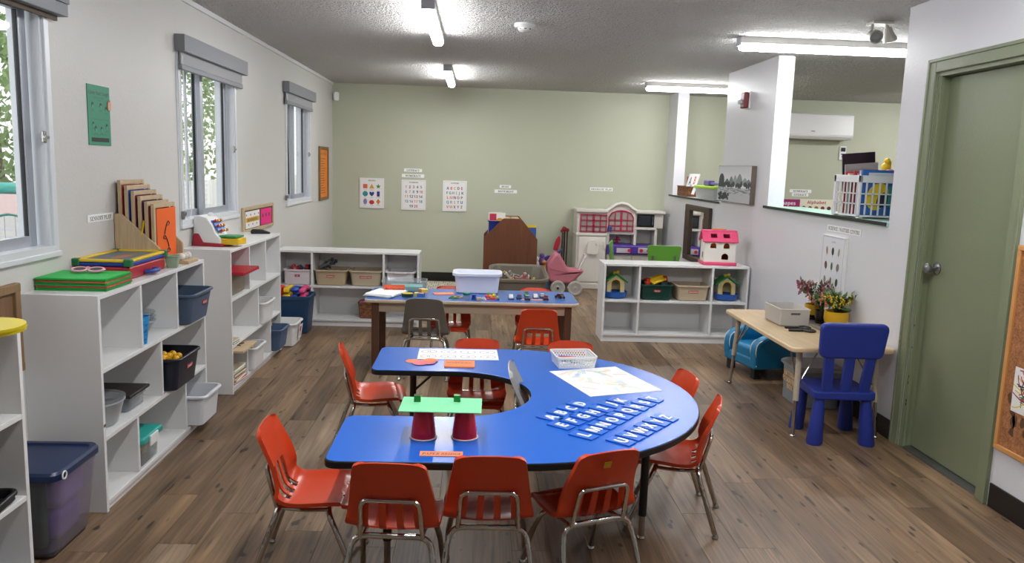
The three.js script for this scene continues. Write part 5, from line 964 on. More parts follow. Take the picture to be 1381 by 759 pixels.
// ---- floor mat, book cabinet, sand tray, pram
tableSheet('music_mat', 'cream mat with rows of dark marks on the floor by the green wall', 'mat', 0.75, 0.62, 1.52, 0.0004, 0.42, 0, canvasTex(512, 420, (g, w, h) => { g.fillStyle = '#d8d2bf'; g.fillRect(0, 0, w, h); const r = rng(8), c = ['#2b2a28', '#8a3a34', '#3a4a3a', '#4a4038']; for (let j = 0; j < 6; j++) for (let k = 0; k < 26; k++) { g.fillStyle = c[Math.floor(r() * 4)]; if (r() < 0.7) g.fillRect(12 + k * 19, 22 + j * 66, 6 + r() * 8, 22 + r() * 14); } }), '#d8d2bf', { t: 0.006 });
{
  const t = thing('book_cabinet', 'brown wooden book cabinet with a sloping roof-shaped end panel', 'cabinet', [2.226, 0, 0.62]);
  const end = outline([[-0.312, 0], [0.312, 0], [0.312, 0.65], [0.115, 0.885], [-0.095, 0.885], [-0.312, 0.655]], 0.012);
  obj('end_panel', ext(end, 0.018, 0.002).translate(0, 0, 0.262), M.cabWood, t); obj('end_panel', ext(end, 0.018, 0.002).translate(0, 0, -0.28), M.cabWood, t);
  obj('centre_panel', span(-0.01, 0.01, 0, 0.88, -0.262, 0.262), M.cabWood, t);
  obj('shelf_board', span(-0.27, -0.01, 0.66, 0.676, -0.262, 0.262), M.cabWood, t);
  for (const y of [0.03, 0.32, 0.56]) obj('shelf_board', span(-0.29, 0.29, y, y + 0.016, -0.262, 0.262), M.cabWood, t);
  obj('spacer', span(-0.08, 0.1, 0.86, 0.876, -0.262, 0.262), M.oak, t);
  bin('storage_bin', 'royal blue bin on the sloping side of the book cabinet', plastic('#14297f', 0.4), 0.215, 0.36, 0.17, [2.06, 0.677, 0.62], 0, { taper: 0.9 });
  const bk = (c, n, x, w, h, p) => { const o = thing('picture_book', n, 'book', p, 0.0); obj('cover', [box(w, h, 0.0015, 0, 0, 0.007), box(w, h, 0.0015, 0, 0, -0.007)], plastic(c, 0.5), o); obj('pages', box(w * 0.97, h * 0.97, 0.0125, 0, h * 0.015, 0), M.paper, o); return o; };
  const b1 = bk('#d9d5cf', 'picture book with red and green artwork standing in the royal blue bin', 0, 0.2, 0.24, [2.06, 0.7, 0.72]);
  print('cover_art', 0.194, 0.232, canvasTex(192, 256, (g, w, h) => { g.fillStyle = '#e9e4dc'; g.fillRect(0, 0, w, h); g.fillStyle = '#c0304a'; g.fillRect(10, 10, 80, 90); g.fillStyle = '#d89a3a'; g.beginPath(); g.arc(130, 110, 46, 0, 7); g.fill(); g.fillStyle = '#5a8f3a'; g.beginPath(); g.arc(90, 150, 34, 0, 7); g.fill(); g.fillStyle = '#6a3a2a'; g.fillRect(120, 150, 50, 18); }), b1, 0, 0.12, 0.0085);
  const b2 = bk('#eceae6', 'white picture book behind the artwork book in the blue bin', 0, 0.14, 0.24, [2.055, 0.7, 0.66]); b2.rotation.y = 0.05;
  const b3 = bk('#2c5aa0', 'blue and yellow picture book on the cabinet side away from the bin', 0, 0.16, 0.22, [2.46, 0.577, 0.62]); obj('band', box(0.16, 0.03, 0.0162, 0, 0.19, 0), M.yellow, b3);
  const bt = obj('blue_toy', [box(0.1, 0.08, 0.08, 0, 0, 0, 0.02), ball(0.03, 0.03, 0.05, 0.04)], plastic('#1c3f8f')); tag(bt, 'blue toy on the floor beside the book cabinet', 'toy'); bt.position.set(1.86, 0, 0.75);
}
{ // taupe toy tray full of instruments
  const t = thing('toy_tray', 'large taupe plastic tray filled with clear and grey toys', 'tray', [2.292, 0, 1.47]);
  const y0 = 0.02; const up = (r, s) => r.map((p) => V(p.x, p.y + s * (0.36 - p.z) * 0.1, p.z));
  const M1 = plastic('#6f685c', 0.55);
  obj('body', loft([ring(0.52, 0.62, 0.05, y0), ring(0.54, 0.66, 0.08, y0 + 0.02), up(ring(0.59, 0.71, 0.12, 0.275), 1), up(ring(0.64, 0.76, 0.14, 0.28), 1), up(ring(0.64, 0.76, 0.14, 0.305), 1), up(ring(0.6, 0.72, 0.12, 0.31), 1), up(ring(0.56, 0.68, 0.1, 0.29), 1), ring(0.5, 0.62, 0.08, y0 + 0.12)], true, true), M1, t);
  const c2 = ['#8f8a80', '#a9a39a', '#77716a', '#c2bdb4', '#9c3a46', '#d0b030', '#8a847a'];
  for (let k = 0; k < 26; k++) { const o = obj('toy_instrument', k % 3 ? new THREE.TorusGeometry(0.03 + R4() * 0.03, 0.008, 6, 16) : box(0.11 + R4() * 0.06, 0.016, 0.028, 0, 0, 0, 0.006), plastic(c2[k % 7], 0.4)); tag(o, (['grey', 'pale grey', 'dark grey', 'cream', 'dark red', 'yellow', 'grey'][k % 7]) + ' toy piece lying in the taupe tray', 'toy', 'toys in the taupe tray'); o.position.set(2.292 + (R4() - 0.5) * 0.36, 0.24 + R4() * 0.06, 1.47 + (R4() - 0.5) * 0.45); o.rotation.set(1.2 + R4(), R4() * 3, R4()); }
}
{ // doll pram
  const t = thing('doll_pram', 'pink plastic doll pram with pale grey wheels', 'pram', [2.895, 0, 0.78]), P = plastic('#c0707f', 0.5);
  const body = outline([[-0.2, 0.15], [0.06, 0.13], [0.2, 0.27], [0.205, 0.3], [0.02, 0.31], [-0.09, 0.49], [-0.15, 0.49], [-0.23, 0.36], [-0.22, 0.22]], 0.035);
  obj('body', ext(body, 0.24, 0.03).translate(0, 0, -0.12), P, t);
  obj('seam', [tube([[-0.2, 0.315, 0.121], [0, 0.275, 0.121], [0.19, 0.285, 0.121]], 0.004, 20, 6)], P, t);
  for (const x of [-0.1, 0.105]) for (const s of [-1, 1]) { const w = obj('wheel', lathe([[0, -0.018], [0.02, -0.02], [0.024, -0.012], [0.06, -0.012], [0.066, -0.022], [0.084, -0.02], [0.088, 0], [0.084, 0.02], [0.066, 0.022], [0.06, 0.012], [0.024, 0.012], [0.02, 0.02], [0, 0.018]], 30).rotateX(QT).translate(x, 0.088, s * 0.145), plastic('#b7b4ad', 0.55), t); obj('hub', ball(0.014, x, 0.088, s * 0.168, 1, 1, 0.4), x < 0 ? M.black : plastic('#b98a86'), w); }
  obj('handle', [polyTube([[0.15, 0.29, -0.09], [0.225, 0.47, -0.09], [0.225, 0.47, 0.09], [0.15, 0.29, 0.09]], 0.011, 0.03)], plastic('#ddd6d2'), t);
}
{ // cleaning set and soft toys between cabinet and kitchen
  const t = thing('broom_stand', 'toy broom stand with red and purple handles by the green wall', 'toy', [2.945, 0, 0.13]);
  obj('pole', [cyl(0.01, 0.01, 0.66, -0.03, 0.02, 0, 10), cyl(0.01, 0.01, 0.68, 0.03, 0.02, 0, 10), cyl(0.012, 0.012, 0.69, 0, 0.02, -0.03, 10)], plastic('#4a3b34', 0.6), t);
  obj('base', box(0.16, 0.02, 0.12, 0, 0, 0, 0.01), plastic('#4a3b34', 0.6), t);
  obj('top_knob', [ball(0.035, -0.01, 0.72, 0), ball(0.025, 0.03, 0.71, 0.01), ball(0.02, -0.04, 0.7, 0.01)], plastic('#8f1f30'), t);
  obj('dustpan', [ext(outline([[-0.03, -0.09], [0.03, -0.09], [0.034, 0.03], [0.012, 0.1], [-0.012, 0.1], [-0.034, 0.03]], 0.02), 0.02, 0.005).rotateZ(-0.25).translate(-0.1, 0.54, 0.05)], plastic('#b01f33'), t);
  obj('brush', [box(0.2, 0.035, 0.03, 0, 0, 0, 0.012).rotateZ(0.6).translate(-0.1, 0.4, 0.08), box(0.09, 0.05, 0.04, 0, 0, 0, 0.012).rotateZ(0.6).translate(-0.22, 0.33, 0.08)], plastic('#4d3a86'), t);
  const b = thing('toy_basket', 'light blue basket of dolls between the cabinet and the pram', 'basket', [2.655, 0, 0.42]);
  obj('body', tub(0.2, 0.2, 0.26, { taper: 0.8 }), plastic('#5f8fb5'), b);
  for (const [c, n, x, y, z] of [['#7b62ad', 'purple', 2.64, 0.36, 0.42], ['#e3d6d0', 'white', 2.57, 0.32, 0.45], ['#d9902f', 'orange', 2.66, 0.28, 0.48], ['#23376f', 'navy', 2.74, 0.33, 0.4]]) { const o = thing('soft_doll', n + ' doll in the light blue basket', 'doll', [x, y, z], 0.2); obj('body', ball(0.045, 0, -0.03, 0, 0.9, 1.4, 0.8), mat(c, { roughness: 0.9 }), o); obj('head', ball(0.032, 0, 0.05, 0), mat(n === 'orange' ? '#c98a5a' : c, { roughness: 0.9 }), o); }
}
{ // ---- play kitchen
  const t = thing('play_kitchen', 'cream and pink plastic play kitchen with an arched window', 'play kitchen', [3.04, 0, 0.012]);
  const Wm = plastic('#cfcac0', 0.5), Wl = plastic('#dad6cd', 0.5), Pk = plastic('#b01a52', 0.4), Pu = plastic('#46298a', 0.4);
  const X = (x) => x - 3.04;
  // x in room metres, from the wall outwards
  obj('fridge_body', [span(X(3.06), X(3.44), 0, 0.97, 0, 0.37, 0.015), span(X(3.045), X(3.45), 0.955, 0.995, 0, 0.395, 0.012), span(X(3.05), X(3.445), 0.665, 0.7, 0, 0.388, 0.01), span(X(3.05), X(3.445), 0, 0.075, 0, 0.39, 0.012)], Wm, t);
  obj('fridge_door', [span(X(3.09), X(3.425), 0.09, 0.655, 0.37, 0.386, 0.008)], Wl, t);
  const disp = outline([[X(3.195), 0.44], [X(3.335), 0.44], [X(3.335), 0.58], [X(3.3), 0.62], [X(3.23), 0.62], [X(3.195), 0.58]], 0.02), dh = new THREE.Path(); dh.absellipse(X(3.265), 0.545, 0.042, 0.05, 0, 7); disp.holes.push(dh);
  obj('dispenser', ext(disp, 0.034, 0.003).translate(0, 0, 0.384), Wl, t);
  obj('handle', [span(X(3.395), X(3.41), 0.5, 0.6, 0.386, 0.402, 0.005)], Wl, t);
  const lattice = (x0, x1, y0, y1, nx, ny, z, name) => {
    const g = [span(x0, x1, y0, y0 + 0.014, z, z + 0.012), span(x0, x1, y1 - 0.014, y1, z, z + 0.012)];
    for (let k = 0; k <= nx; k++) { const x = mix(x0 + 0.006, x1 - 0.006, k / nx); g.push(span(x - 0.006, x + 0.006, y0, y1, z, z + 0.012)); }
    for (let k = 1; k < ny; k++) { const y = mix(y0, y1, k / ny); g.push(span(x0, x1, y - 0.005, y + 0.005, z, z + 0.012)); }
    const d = obj(name, g, Pk, t); obj('pane', span(x0 + 0.004, x1 - 0.004, y0 + 0.004, y1 - 0.004, z - 0.004, z + 0.001), plastic('#9c968a', 0.5), d);
  };
  lattice(X(3.1), X(3.265), 0.715, 0.935, 2, 3, 0.372, 'cupboard_door'); lattice(X(3.268), X(3.432), 0.715, 0.935, 2, 3, 0.372, 'cupboard_door');
  // arched middle
  const arch = outline([[X(3.44), 0.69], [X(3.8), 0.69], [X(3.8), 0.97], [X(3.72), 1.045, 0.06], [X(3.62), 1.075, 0.06], [X(3.52), 1.045, 0.06], [X(3.44), 0.97]], 0.01);
  obj('arch_panel', [ext(arch, 0.3, 0.006).translate(0, 0, 0.02)], Wm, t);
  obj('arch_moulding', [sweep([V(X(3.44), 0.985, 0.33), V(X(3.49), 1.02, 0.33), V(X(3.55), 1.062, 0.33), V(X(3.62), 1.078, 0.33), V(X(3.69), 1.062, 0.33), V(X(3.75), 1.02, 0.33), V(X(3.81), 0.985, 0.33)], 0.02, 8)], Wl, t);
  const win = new THREE.Shape(); win.moveTo(X(3.46), 0.73); win.lineTo(X(3.775), 0.73); win.lineTo(X(3.775), 0.9); win.quadraticCurveTo(X(3.72), 0.985, X(3.617), 0.99); win.quadraticCurveTo(X(3.51), 0.985, X(3.46), 0.9); win.closePath();
  const aw = obj('arched_window', [ext(win, 0.008, 0.002).translate(0, 0, 0.318)], plastic('#9c968a', 0.5), t);
  obj('glazing_bars', [span(X(3.46), X(3.775), 0.73, 0.745, 0.325, 0.337), ...[3.468, 3.54, 3.6175, 3.695, 3.767].map((x, k) => span(X(x) - (k === 2 ? 0.011 : 0.0055), X(x) + (k === 2 ? 0.011 : 0.0055), 0.73, [0.905, 0.955, 0.99, 0.955, 0.905][k], 0.325, 0.337)), ...[0.8, 0.87].map((y) => span(X(3.46), X(3.775), y - 0.005, y + 0.005, 0.325, 0.337)), sweep([V(X(3.466), 0.9, 0.33), V(X(3.5), 0.955, 0.33), V(X(3.56), 0.98, 0.33), V(X(3.6175), 0.986, 0.33), V(X(3.675), 0.98, 0.33), V(X(3.735), 0.955, 0.33), V(X(3.77), 0.9, 0.33)], 0.009, 6)], Pk, aw);
  obj('back_board', span(X(3.44), X(4.09), 0.44, 0.75, 0, 0.08), Wl, t);
  obj('post', [span(X(3.785), X(3.82), 0.56, 0.76, 0.08, 0.33, 0.008), span(X(4.045), X(4.08), 0.56, 0.76, 0.08, 0.33, 0.008), span(X(3.44), X(3.48), 0.56, 0.7, 0.08, 0.33, 0.008)], Wm, t);
  obj('upper_cabinet', [span(X(3.8), X(4.15), 0.775, 0.97, 0, 0.31, 0.01), span(X(3.79), X(4.17), 0.955, 0.992, 0, 0.345, 0.012), span(X(3.79), X(4.06), 0.755, 0.782, 0, 0.34, 0.008)], Wm, t);
  const mw = obj('microwave_door', span(X(3.815), X(4.035), 0.79, 0.948, 0.31, 0.327, 0.01), plastic('#191b20', 0.25), t); obj('door_window', span(X(3.835), X(3.985), 0.81, 0.93, 0.327, 0.331, 0.01), plastic('#2a2d33', 0.15), mw); obj('door_handle', span(X(4.005), X(4.018), 0.82, 0.92, 0.327, 0.345, 0.005), plastic('#5a5c5e'), mw);
  obj('lower_cabinet', [span(X(3.45), X(4.1), 0, 0.45, 0, 0.36, 0.012)], Wm, t);
  for (const [a, b] of [[3.47, 3.755], [3.775, 4.085]]) { const d = obj('cabinet_door', span(X(a), X(b), 0.08, 0.43, 0.36, 0.375, 0.008), Wl, t); obj('door_handle', span((X(a) + X(b)) / 2 - 0.04, (X(a) + X(b)) / 2 + 0.04, 0.38, 0.395, 0.375, 0.39, 0.005), Wl, d); }
  obj('counter', [span(X(3.445), X(4.11), 0.45, 0.565, 0.02, 0.42, 0.02)], Pu, t);
  obj('control_panel', [span(X(3.56), X(3.73), 0.47, 0.53, 0.418, 0.426, 0.004), span(X(3.83), X(4.0), 0.47, 0.54, 0.418, 0.426, 0.004)], plastic('#bdb6bd'), t);
  for (const x of [3.715, 3.865, 3.955]) obj('knob', cyl(0.02, 0.022, 0.02, 0, 0, 0, 18).rotateX(QT).translate(X(x), 0.505, 0.424), plastic('#c01a3c'), t);
  obj('faucet', [cyl(0.018, 0.018, 0.06, X(3.6), 0.565, 0.2), polyTube([[X(3.6), 0.61, 0.2], [X(3.6), 0.65, 0.2], [X(3.6), 0.64, 0.28]], 0.014, 0.03), box(0.09, 0.02, 0.03, X(3.6), 0.6, 0.19, 0.008)], plastic('#a81848'), t);
  obj('phone', box(0.05, 0.07, 0.03, X(3.475), 0.72, 0.34, 0.01), plastic('#3b3a86'), t);
}
// ================================================================ THE LOW SHELF WITH THE DOGHOUSES
{
  const dz = 3.2;
  const mk = (x, z, label) => {
    const t = thing('toy_doghouse', label, 'toy', [x, CY, z], 0);
    const face = new THREE.Shape(); face.moveTo(-0.078, 0.045); face.lineTo(0.078, 0.045); face.lineTo(0.078, 0.145); face.lineTo(0, 0.2); face.lineTo(-0.078, 0.145); face.closePath();
    const d = new THREE.Path(); d.moveTo(-0.04, 0.05); d.lineTo(-0.04, 0.125); d.absarc(0, 0.125, 0.04, Math.PI, 0, true); d.lineTo(0.04, 0.05); d.closePath(); face.holes.push(d);
    const C = plastic('#d6c69a', 0.5), G = plastic('#1f8f3f', 0.4);
    obj('wall', [ext(face, 0.014, 0.002).translate(0, 0, 0.045), ...[-1, 1].map((s) => span(s * 0.071 - 0.007, s * 0.071 + 0.007, 0.045, 0.15, -0.06, 0.047)), span(-0.078, 0.078, 0.045, 0.19, -0.07, -0.058)], C, t);
    obj('door_trim', [sweep([V(-0.041, 0.05, 0.06), V(-0.041, 0.125, 0.06), V(-0.029, 0.153, 0.06), V(0, 0.166, 0.06), V(0.029, 0.153, 0.06), V(0.041, 0.125, 0.06), V(0.041, 0.05, 0.06)], 0.004, 6)], M.yellow, t);
    for (const s of [-1, 1]) obj('roof', box(0.125, 0.013, 0.145, 0, 0, 0, 0.005).rotateZ(-s * 0.6).translate(s * 0.05, 0.17, 0), G, t);
    obj('basin', loft([ring(0.13, 0.1, 0.05, 0), ring(0.19, 0.15, 0.07, 0.012), ring(0.215, 0.185, 0.09, 0.058), ring(0.205, 0.175, 0.085, 0.061), ring(0.19, 0.16, 0.075, 0.05)], true, true).translate(0, 0, 0.04), plastic('#1653a8', 0.35), t);
    obj('roof_bone', [ball(0.014, -0.012, 0.217, 0.03), ball(0.014, 0.02, 0.225, 0.03), cyl(0.008, 0.008, 0.04, 0, -0.02, 0, 8).rotateZ(QT).translate(0.004, 0.222, 0.03)], M.yellow, t);
  };
  mk(3.055, dz - 0.01, 'green roofed toy doghouse beside the dark green bin'); mk(4.05, dz - 0.02, 'green roofed toy doghouse beside the beige bin');
  bin('storage_bin', 'dark green bin with a toy truck on top', plastic('#0f3a31', 0.4), 0.3, 0.29, 0.14, [3.405, CY, dz + 0.005], 0, { tagText: 'TRUCKS', tagW: 0.062, taper: 0.84 });
  bin('storage_bin', 'beige bin beside the dark green bin', plastic('#b8a68c', 0.5), 0.3, 0.29, 0.138, [3.723, CY, dz + 0.005], 0, { tagText: 'DINOSAURS', tagW: 0.085, taper: 0.84 });
  const t = thing('toy_truck', 'yellow and red toy truck lying on the dark green bin', 'toy', [3.41, CY + 0.14, dz + 0.03], 0.35); t.rotation.z = 0.28;
  obj('cargo_bed', [box(0.15, 0.028, 0.06, 0, 0.03, 0, 0.006), box(0.14, 0.02, 0.05, 0.01, 0.012, 0.045, 0.006)], M.yellow, t);
  obj('cab', box(0.045, 0.06, 0.06, -0.075, 0.01, 0, 0.01), plastic('#b5281f'), t); obj('bumper', box(0.02, 0.05, 0.05, 0.08, 0, 0.045, 0.008), plastic('#b5281f'), t);
  for (const x of [-0.06, 0.06]) obj('wheel', cyl(0.018, 0.018, 0.07, 0, -0.035, 0, 16).rotateX(QT).translate(x, 0.008, 0), M.black, t);
  for (let k = 0; k < 5; k++) { const o = obj('toy_vehicle', box(0.07, 0.03, 0.035, 0, 0, 0, 0.01), plastic(['#c0402f', '#1f6b45', '#2c2f36'][k % 3])); tag(o, ['red', 'green', 'black'][k % 3] + ' toy vehicle in the dark green bin', 'toy', 'toys in the green bin'); o.position.set(3.405 + (R4() - 0.5) * 0.2, CY + 0.12 + R4() * 0.02, dz + (R4() - 0.5) * 0.14); o.rotation.y = R4() * 3; }
}
{ // dollhouse
  const t = thing('dollhouse', 'white toy house with a pink roof and pink base', 'toy', [3.96, 0.6855, 3.19], -0.1), Wm = plastic('#dcd8cf', 0.55), Pk = plastic('#d8436f', 0.4);
  const holes = [[-0.06, 0.17, 0.026], [0.055, 0.17, 0.026], [0.045, 0.075, 0.03]];
  const f = outline([[-0.135, 0.015], [0.135, 0.015], [0.135, 0.215], [-0.135, 0.215]], 0.004);
  for (const [x, y, r] of holes) { const p = new THREE.Path(); p.moveTo(x - r, y - r * 0.8); p.lineTo(x - r, y); p.absarc(x, y, r, Math.PI, 0, true); p.lineTo(x + r, y - r * 0.8); p.closePath(); f.holes.push(p); }
  obj('wall', [ext(f, 0.01, 0.001).translate(0, 0, 0.085), span(-0.135, 0.135, 0.015, 0.215, -0.09, -0.08), span(-0.135, -0.125, 0.015, 0.215, -0.08, 0.085), span(0.125, 0.135, 0.015, 0.215, -0.08, 0.085)], Wm, t);
  obj('inner_floor', span(-0.125, 0.125, 0.125, 0.132, -0.08, 0.085), plastic('#b5742f', 0.6), t);
  obj('inner_back', span(-0.125, 0.125, 0.03, 0.21, -0.08, -0.074), plastic('#cf7a2c', 0.6), t);
  obj('inner_wall', span(-0.004, 0.004, 0.02, 0.21, -0.08, 0.08), plastic('#a33a2c', 0.6), t);
  obj('base', span(-0.15, 0.15, 0, 0.03, -0.105, 0.112, 0.01), Pk, t);
  const roof = outline([[-0.155, 0.0], [0.155, 0.0], [0.155, 0.115], [-0.155, 0.115]], 0.012);
  for (const x of [-0.055, 0.055]) { const p = new THREE.Path(); p.moveTo(x - 0.027, 0.045); p.lineTo(x + 0.027, 0.045); p.lineTo(x + 0.027, 0.09); p.lineTo(x - 0.027, 0.09); p.closePath(); roof.holes.push(p); }
  obj('roof', [ext(roof, 0.012, 0.002).rotateX(-0.75).translate(0, 0.2, 0.105), ext(outline([[-0.155, 0.0], [0.155, 0.0], [0.155, 0.115], [-0.155, 0.115]], 0.012), 0.012, 0.002).rotateX(0.75).translate(0, 0.205, -0.112), box(0.31, 0.02, 0.06, 0, 0.285, 0, 0.008)], Pk, t);
  obj('handle', box(0.12, 0.012, 0.04, 0, 0.303, 0, 0.005), plastic('#d9662f', 0.5), t);
  obj('side_window', box(0.002, 0.05, 0.03, -0.1362, 0.06, 0.02), plastic('#7a2f3a'), t);
}

// ================================================================ THE RIGHT WALL AND THE ROOM BEHIND IT
{ // mirror in a thick wooden frame
  const t = thing('wall_mirror', 'mirror in a thick dark wooden frame on the white wall', 'mirror', [W - 0.001, 0.82, 1.64], -QT), Wd = mat('#4d3b2e', { roughness: 0.5, map: rep(oakTex, 2.5), triUV: 1 });
  const w = 0.93, h = 0.62, f = 0.12;
  obj('frame', [span(-w / 2, w / 2, h / 2 - 0.06, h / 2, 0, 0.035, 0.01), span(-w / 2, w / 2, -h / 2, -h / 2 + 0.06, 0, 0.035, 0.01), span(-w / 2, -w / 2 + f * 1.6, -h / 2 + 0.055, h / 2 - 0.055, 0, 0.035, 0.008), span(w / 2 - f * 1.6, w / 2, -h / 2 + 0.055, h / 2 - 0.055, 0, 0.035, 0.008)], Wd, t);
  obj('glass', span(-w / 2 + f * 1.5, w / 2 - f * 1.5, -h / 2 + 0.05, h / 2 - 0.05, 0.004, 0.012), M.mirror, t);
}
{ // canvas with a lake scene
  const t = thing('canvas_picture', 'grey landscape photo canvas of a lake and peaks', 'picture', [W - 0.001, 1.39, 2.83], -QT), w = 0.93, h = 0.335, d = 0.045;
  obj('canvas', span(-w / 2, w / 2, -h / 2, h / 2, 0, d, 0.002), mat('#5d5348', { roughness: 0.7 }), t);
  print('photo', w - 0.006, h - 0.006, canvasTex(768, 288, (g, W0, H0) => {
    const s = g.createLinearGradient(0, 0, 0, 130); s.addColorStop(0, '#c9cdd0'); s.addColorStop(1, '#e6e7e8'); g.fillStyle = s; g.fillRect(0, 0, W0, H0);
    const hump = (x, w1, y, c) => { g.fillStyle = c; g.beginPath(); g.moveTo(x - w1, 150); g.quadraticCurveTo(x - w1 * 0.5, y + 10, x, y); g.quadraticCurveTo(x + w1 * 0.5, y + 10, x + w1, 150); g.fill(); };
    hump(420, 60, 70, '#9aa0a3'); hump(520, 90, 60, '#8a9093'); hump(640, 80, 90, '#9ba0a2'); hump(330, 70, 80, '#7d8386'); hump(230, 80, 100, '#6d7376'); hump(720, 80, 100, '#7f8587');
    g.fillStyle = '#3b4042'; const r = rng(12); for (let k = 0; k < 60; k++) { g.beginPath(); g.arc(r() * W0, 140 + r() * 26, 8 + r() * 16, 0, 7); g.fill(); } g.beginPath(); g.arc(90, 130, 70, 0, 7); g.fill();
    g.fillStyle = '#b9bdc0'; g.fillRect(0, 172, W0, 116); g.fillStyle = '#5b6063'; for (let k = 0; k < 40; k++) { g.globalAlpha = 0.5; g.fillRect(r() * W0, 172 + r() * 50, 30 + r() * 60, 3 + r() * 9); } g.globalAlpha = 1; hump(0, 1, 0, '#000');
    g.fillStyle = '#2b2e30'; for (let k = 0; k < 26; k++) { g.beginPath(); g.ellipse(60 + r() * 220, 220 + r() * 50, 12 + r() * 40, 5 + r() * 9, 0, 0, 7); g.fill(); }
  }), t, 0, 0, d + 0.0006);
}
{ // fire alarm strobe
  const p = onX(1009, 134, W - 0.02), t = thing('fire_strobe', 'dark red fire alarm strobe on the white wall panel', 'alarm', [W - 0.001, 2.137, 2.94], -QT);
  obj('backplate', box(0.13, 0.15, 0.012, 0, -0.075, 0.006, 0.005), M.white, t);
  obj('housing', box(0.11, 0.14, 0.045, 0, -0.07, 0.034, 0.014), plastic('#6e1522', 0.4), t);
  obj('lens', box(0.05, 0.04, 0.04, 0, -0.035, 0.072, 0.014), M.frost, t);
}
{ // things on the far ledge
  const sy = SILL1 + 0.02;
  const b = thing('wicker_basket', 'flat wicker basket of cards on the far ledge', 'basket', [W + 0.09, sy, 0.82], -QT); obj('body', tub(0.5, 0.17, 0.12, { taper: 0.94, rim: 0.006, r: 0.02 }), mat('#ffffff', { roughness: 0.8, map: rep(wickerTex, 5), triUV: 1 }), b);
  const k = thing('alphabet_book', 'white card with large coloured letters leaning in the basket', 'card', [W + 0.06, sy + 0.03, 0.94], -QT); k.rotation.order = 'YXZ'; k.rotation.x = -0.25;
  obj('card', box(0.42, 0.24, 0.008, 0, 0, 0), M.paper, k);
  print('print', 0.41, 0.23, canvasTex(320, 192, (g, w, h) => { g.fillStyle = '#eef0f2'; g.fillRect(0, 0, w, h); g.font = 'bold 110px sans-serif'; g.fillStyle = '#27406e'; g.fillText('A', 90, 70); g.fillStyle = '#d8452f'; g.fillText('B', 230, 60); g.fillStyle = '#4aa0c9'; g.fillText('C', 150, 145); }), k, 0, 0.12, 0.0048);
  for (let i = 0; i < 3; i++) { const o = obj('flash_card', box(0.2, 0.2, 0.006), plastic(['#b5302c', '#3a4a8a', '#d9d4c8'][i], 0.6)); tag(o, ['red', 'blue', 'cream'][i] + ' card in the wicker basket on the far ledge', 'card'); o.position.set(W + 0.12 + i * 0.012, sy + 0.02, 0.69 + i * 0.004); o.rotation.set(0.1, -QT, 0); }
  const c = thing('lidded_box', 'clear box with a lime green lid on the far ledge', 'box', [W + 0.1, sy, 1.75], -QT); obj('body', tub(0.72, 0.2, 0.115, { taper: 0.92, rim: 0.004 }), M.frost, c); obj('lid', box(0.76, 0.03, 0.22, 0, 0.112, 0, 0.01), plastic('#9cc22a', 0.4), c);
  const p = thing('toy_camera', 'purple toy lying on the lime green lid', 'toy', [W + 0.09, sy + 0.1425, 1.72], -QT); obj('body', box(0.2, 0.06, 0.07, -0.1, 0, 0, 0.015), plastic('#5d4a94'), p); obj('handle', box(0.3, 0.028, 0.035, 0.14, 0.012, 0, 0.01), plastic('#6a57a3'), p);
}
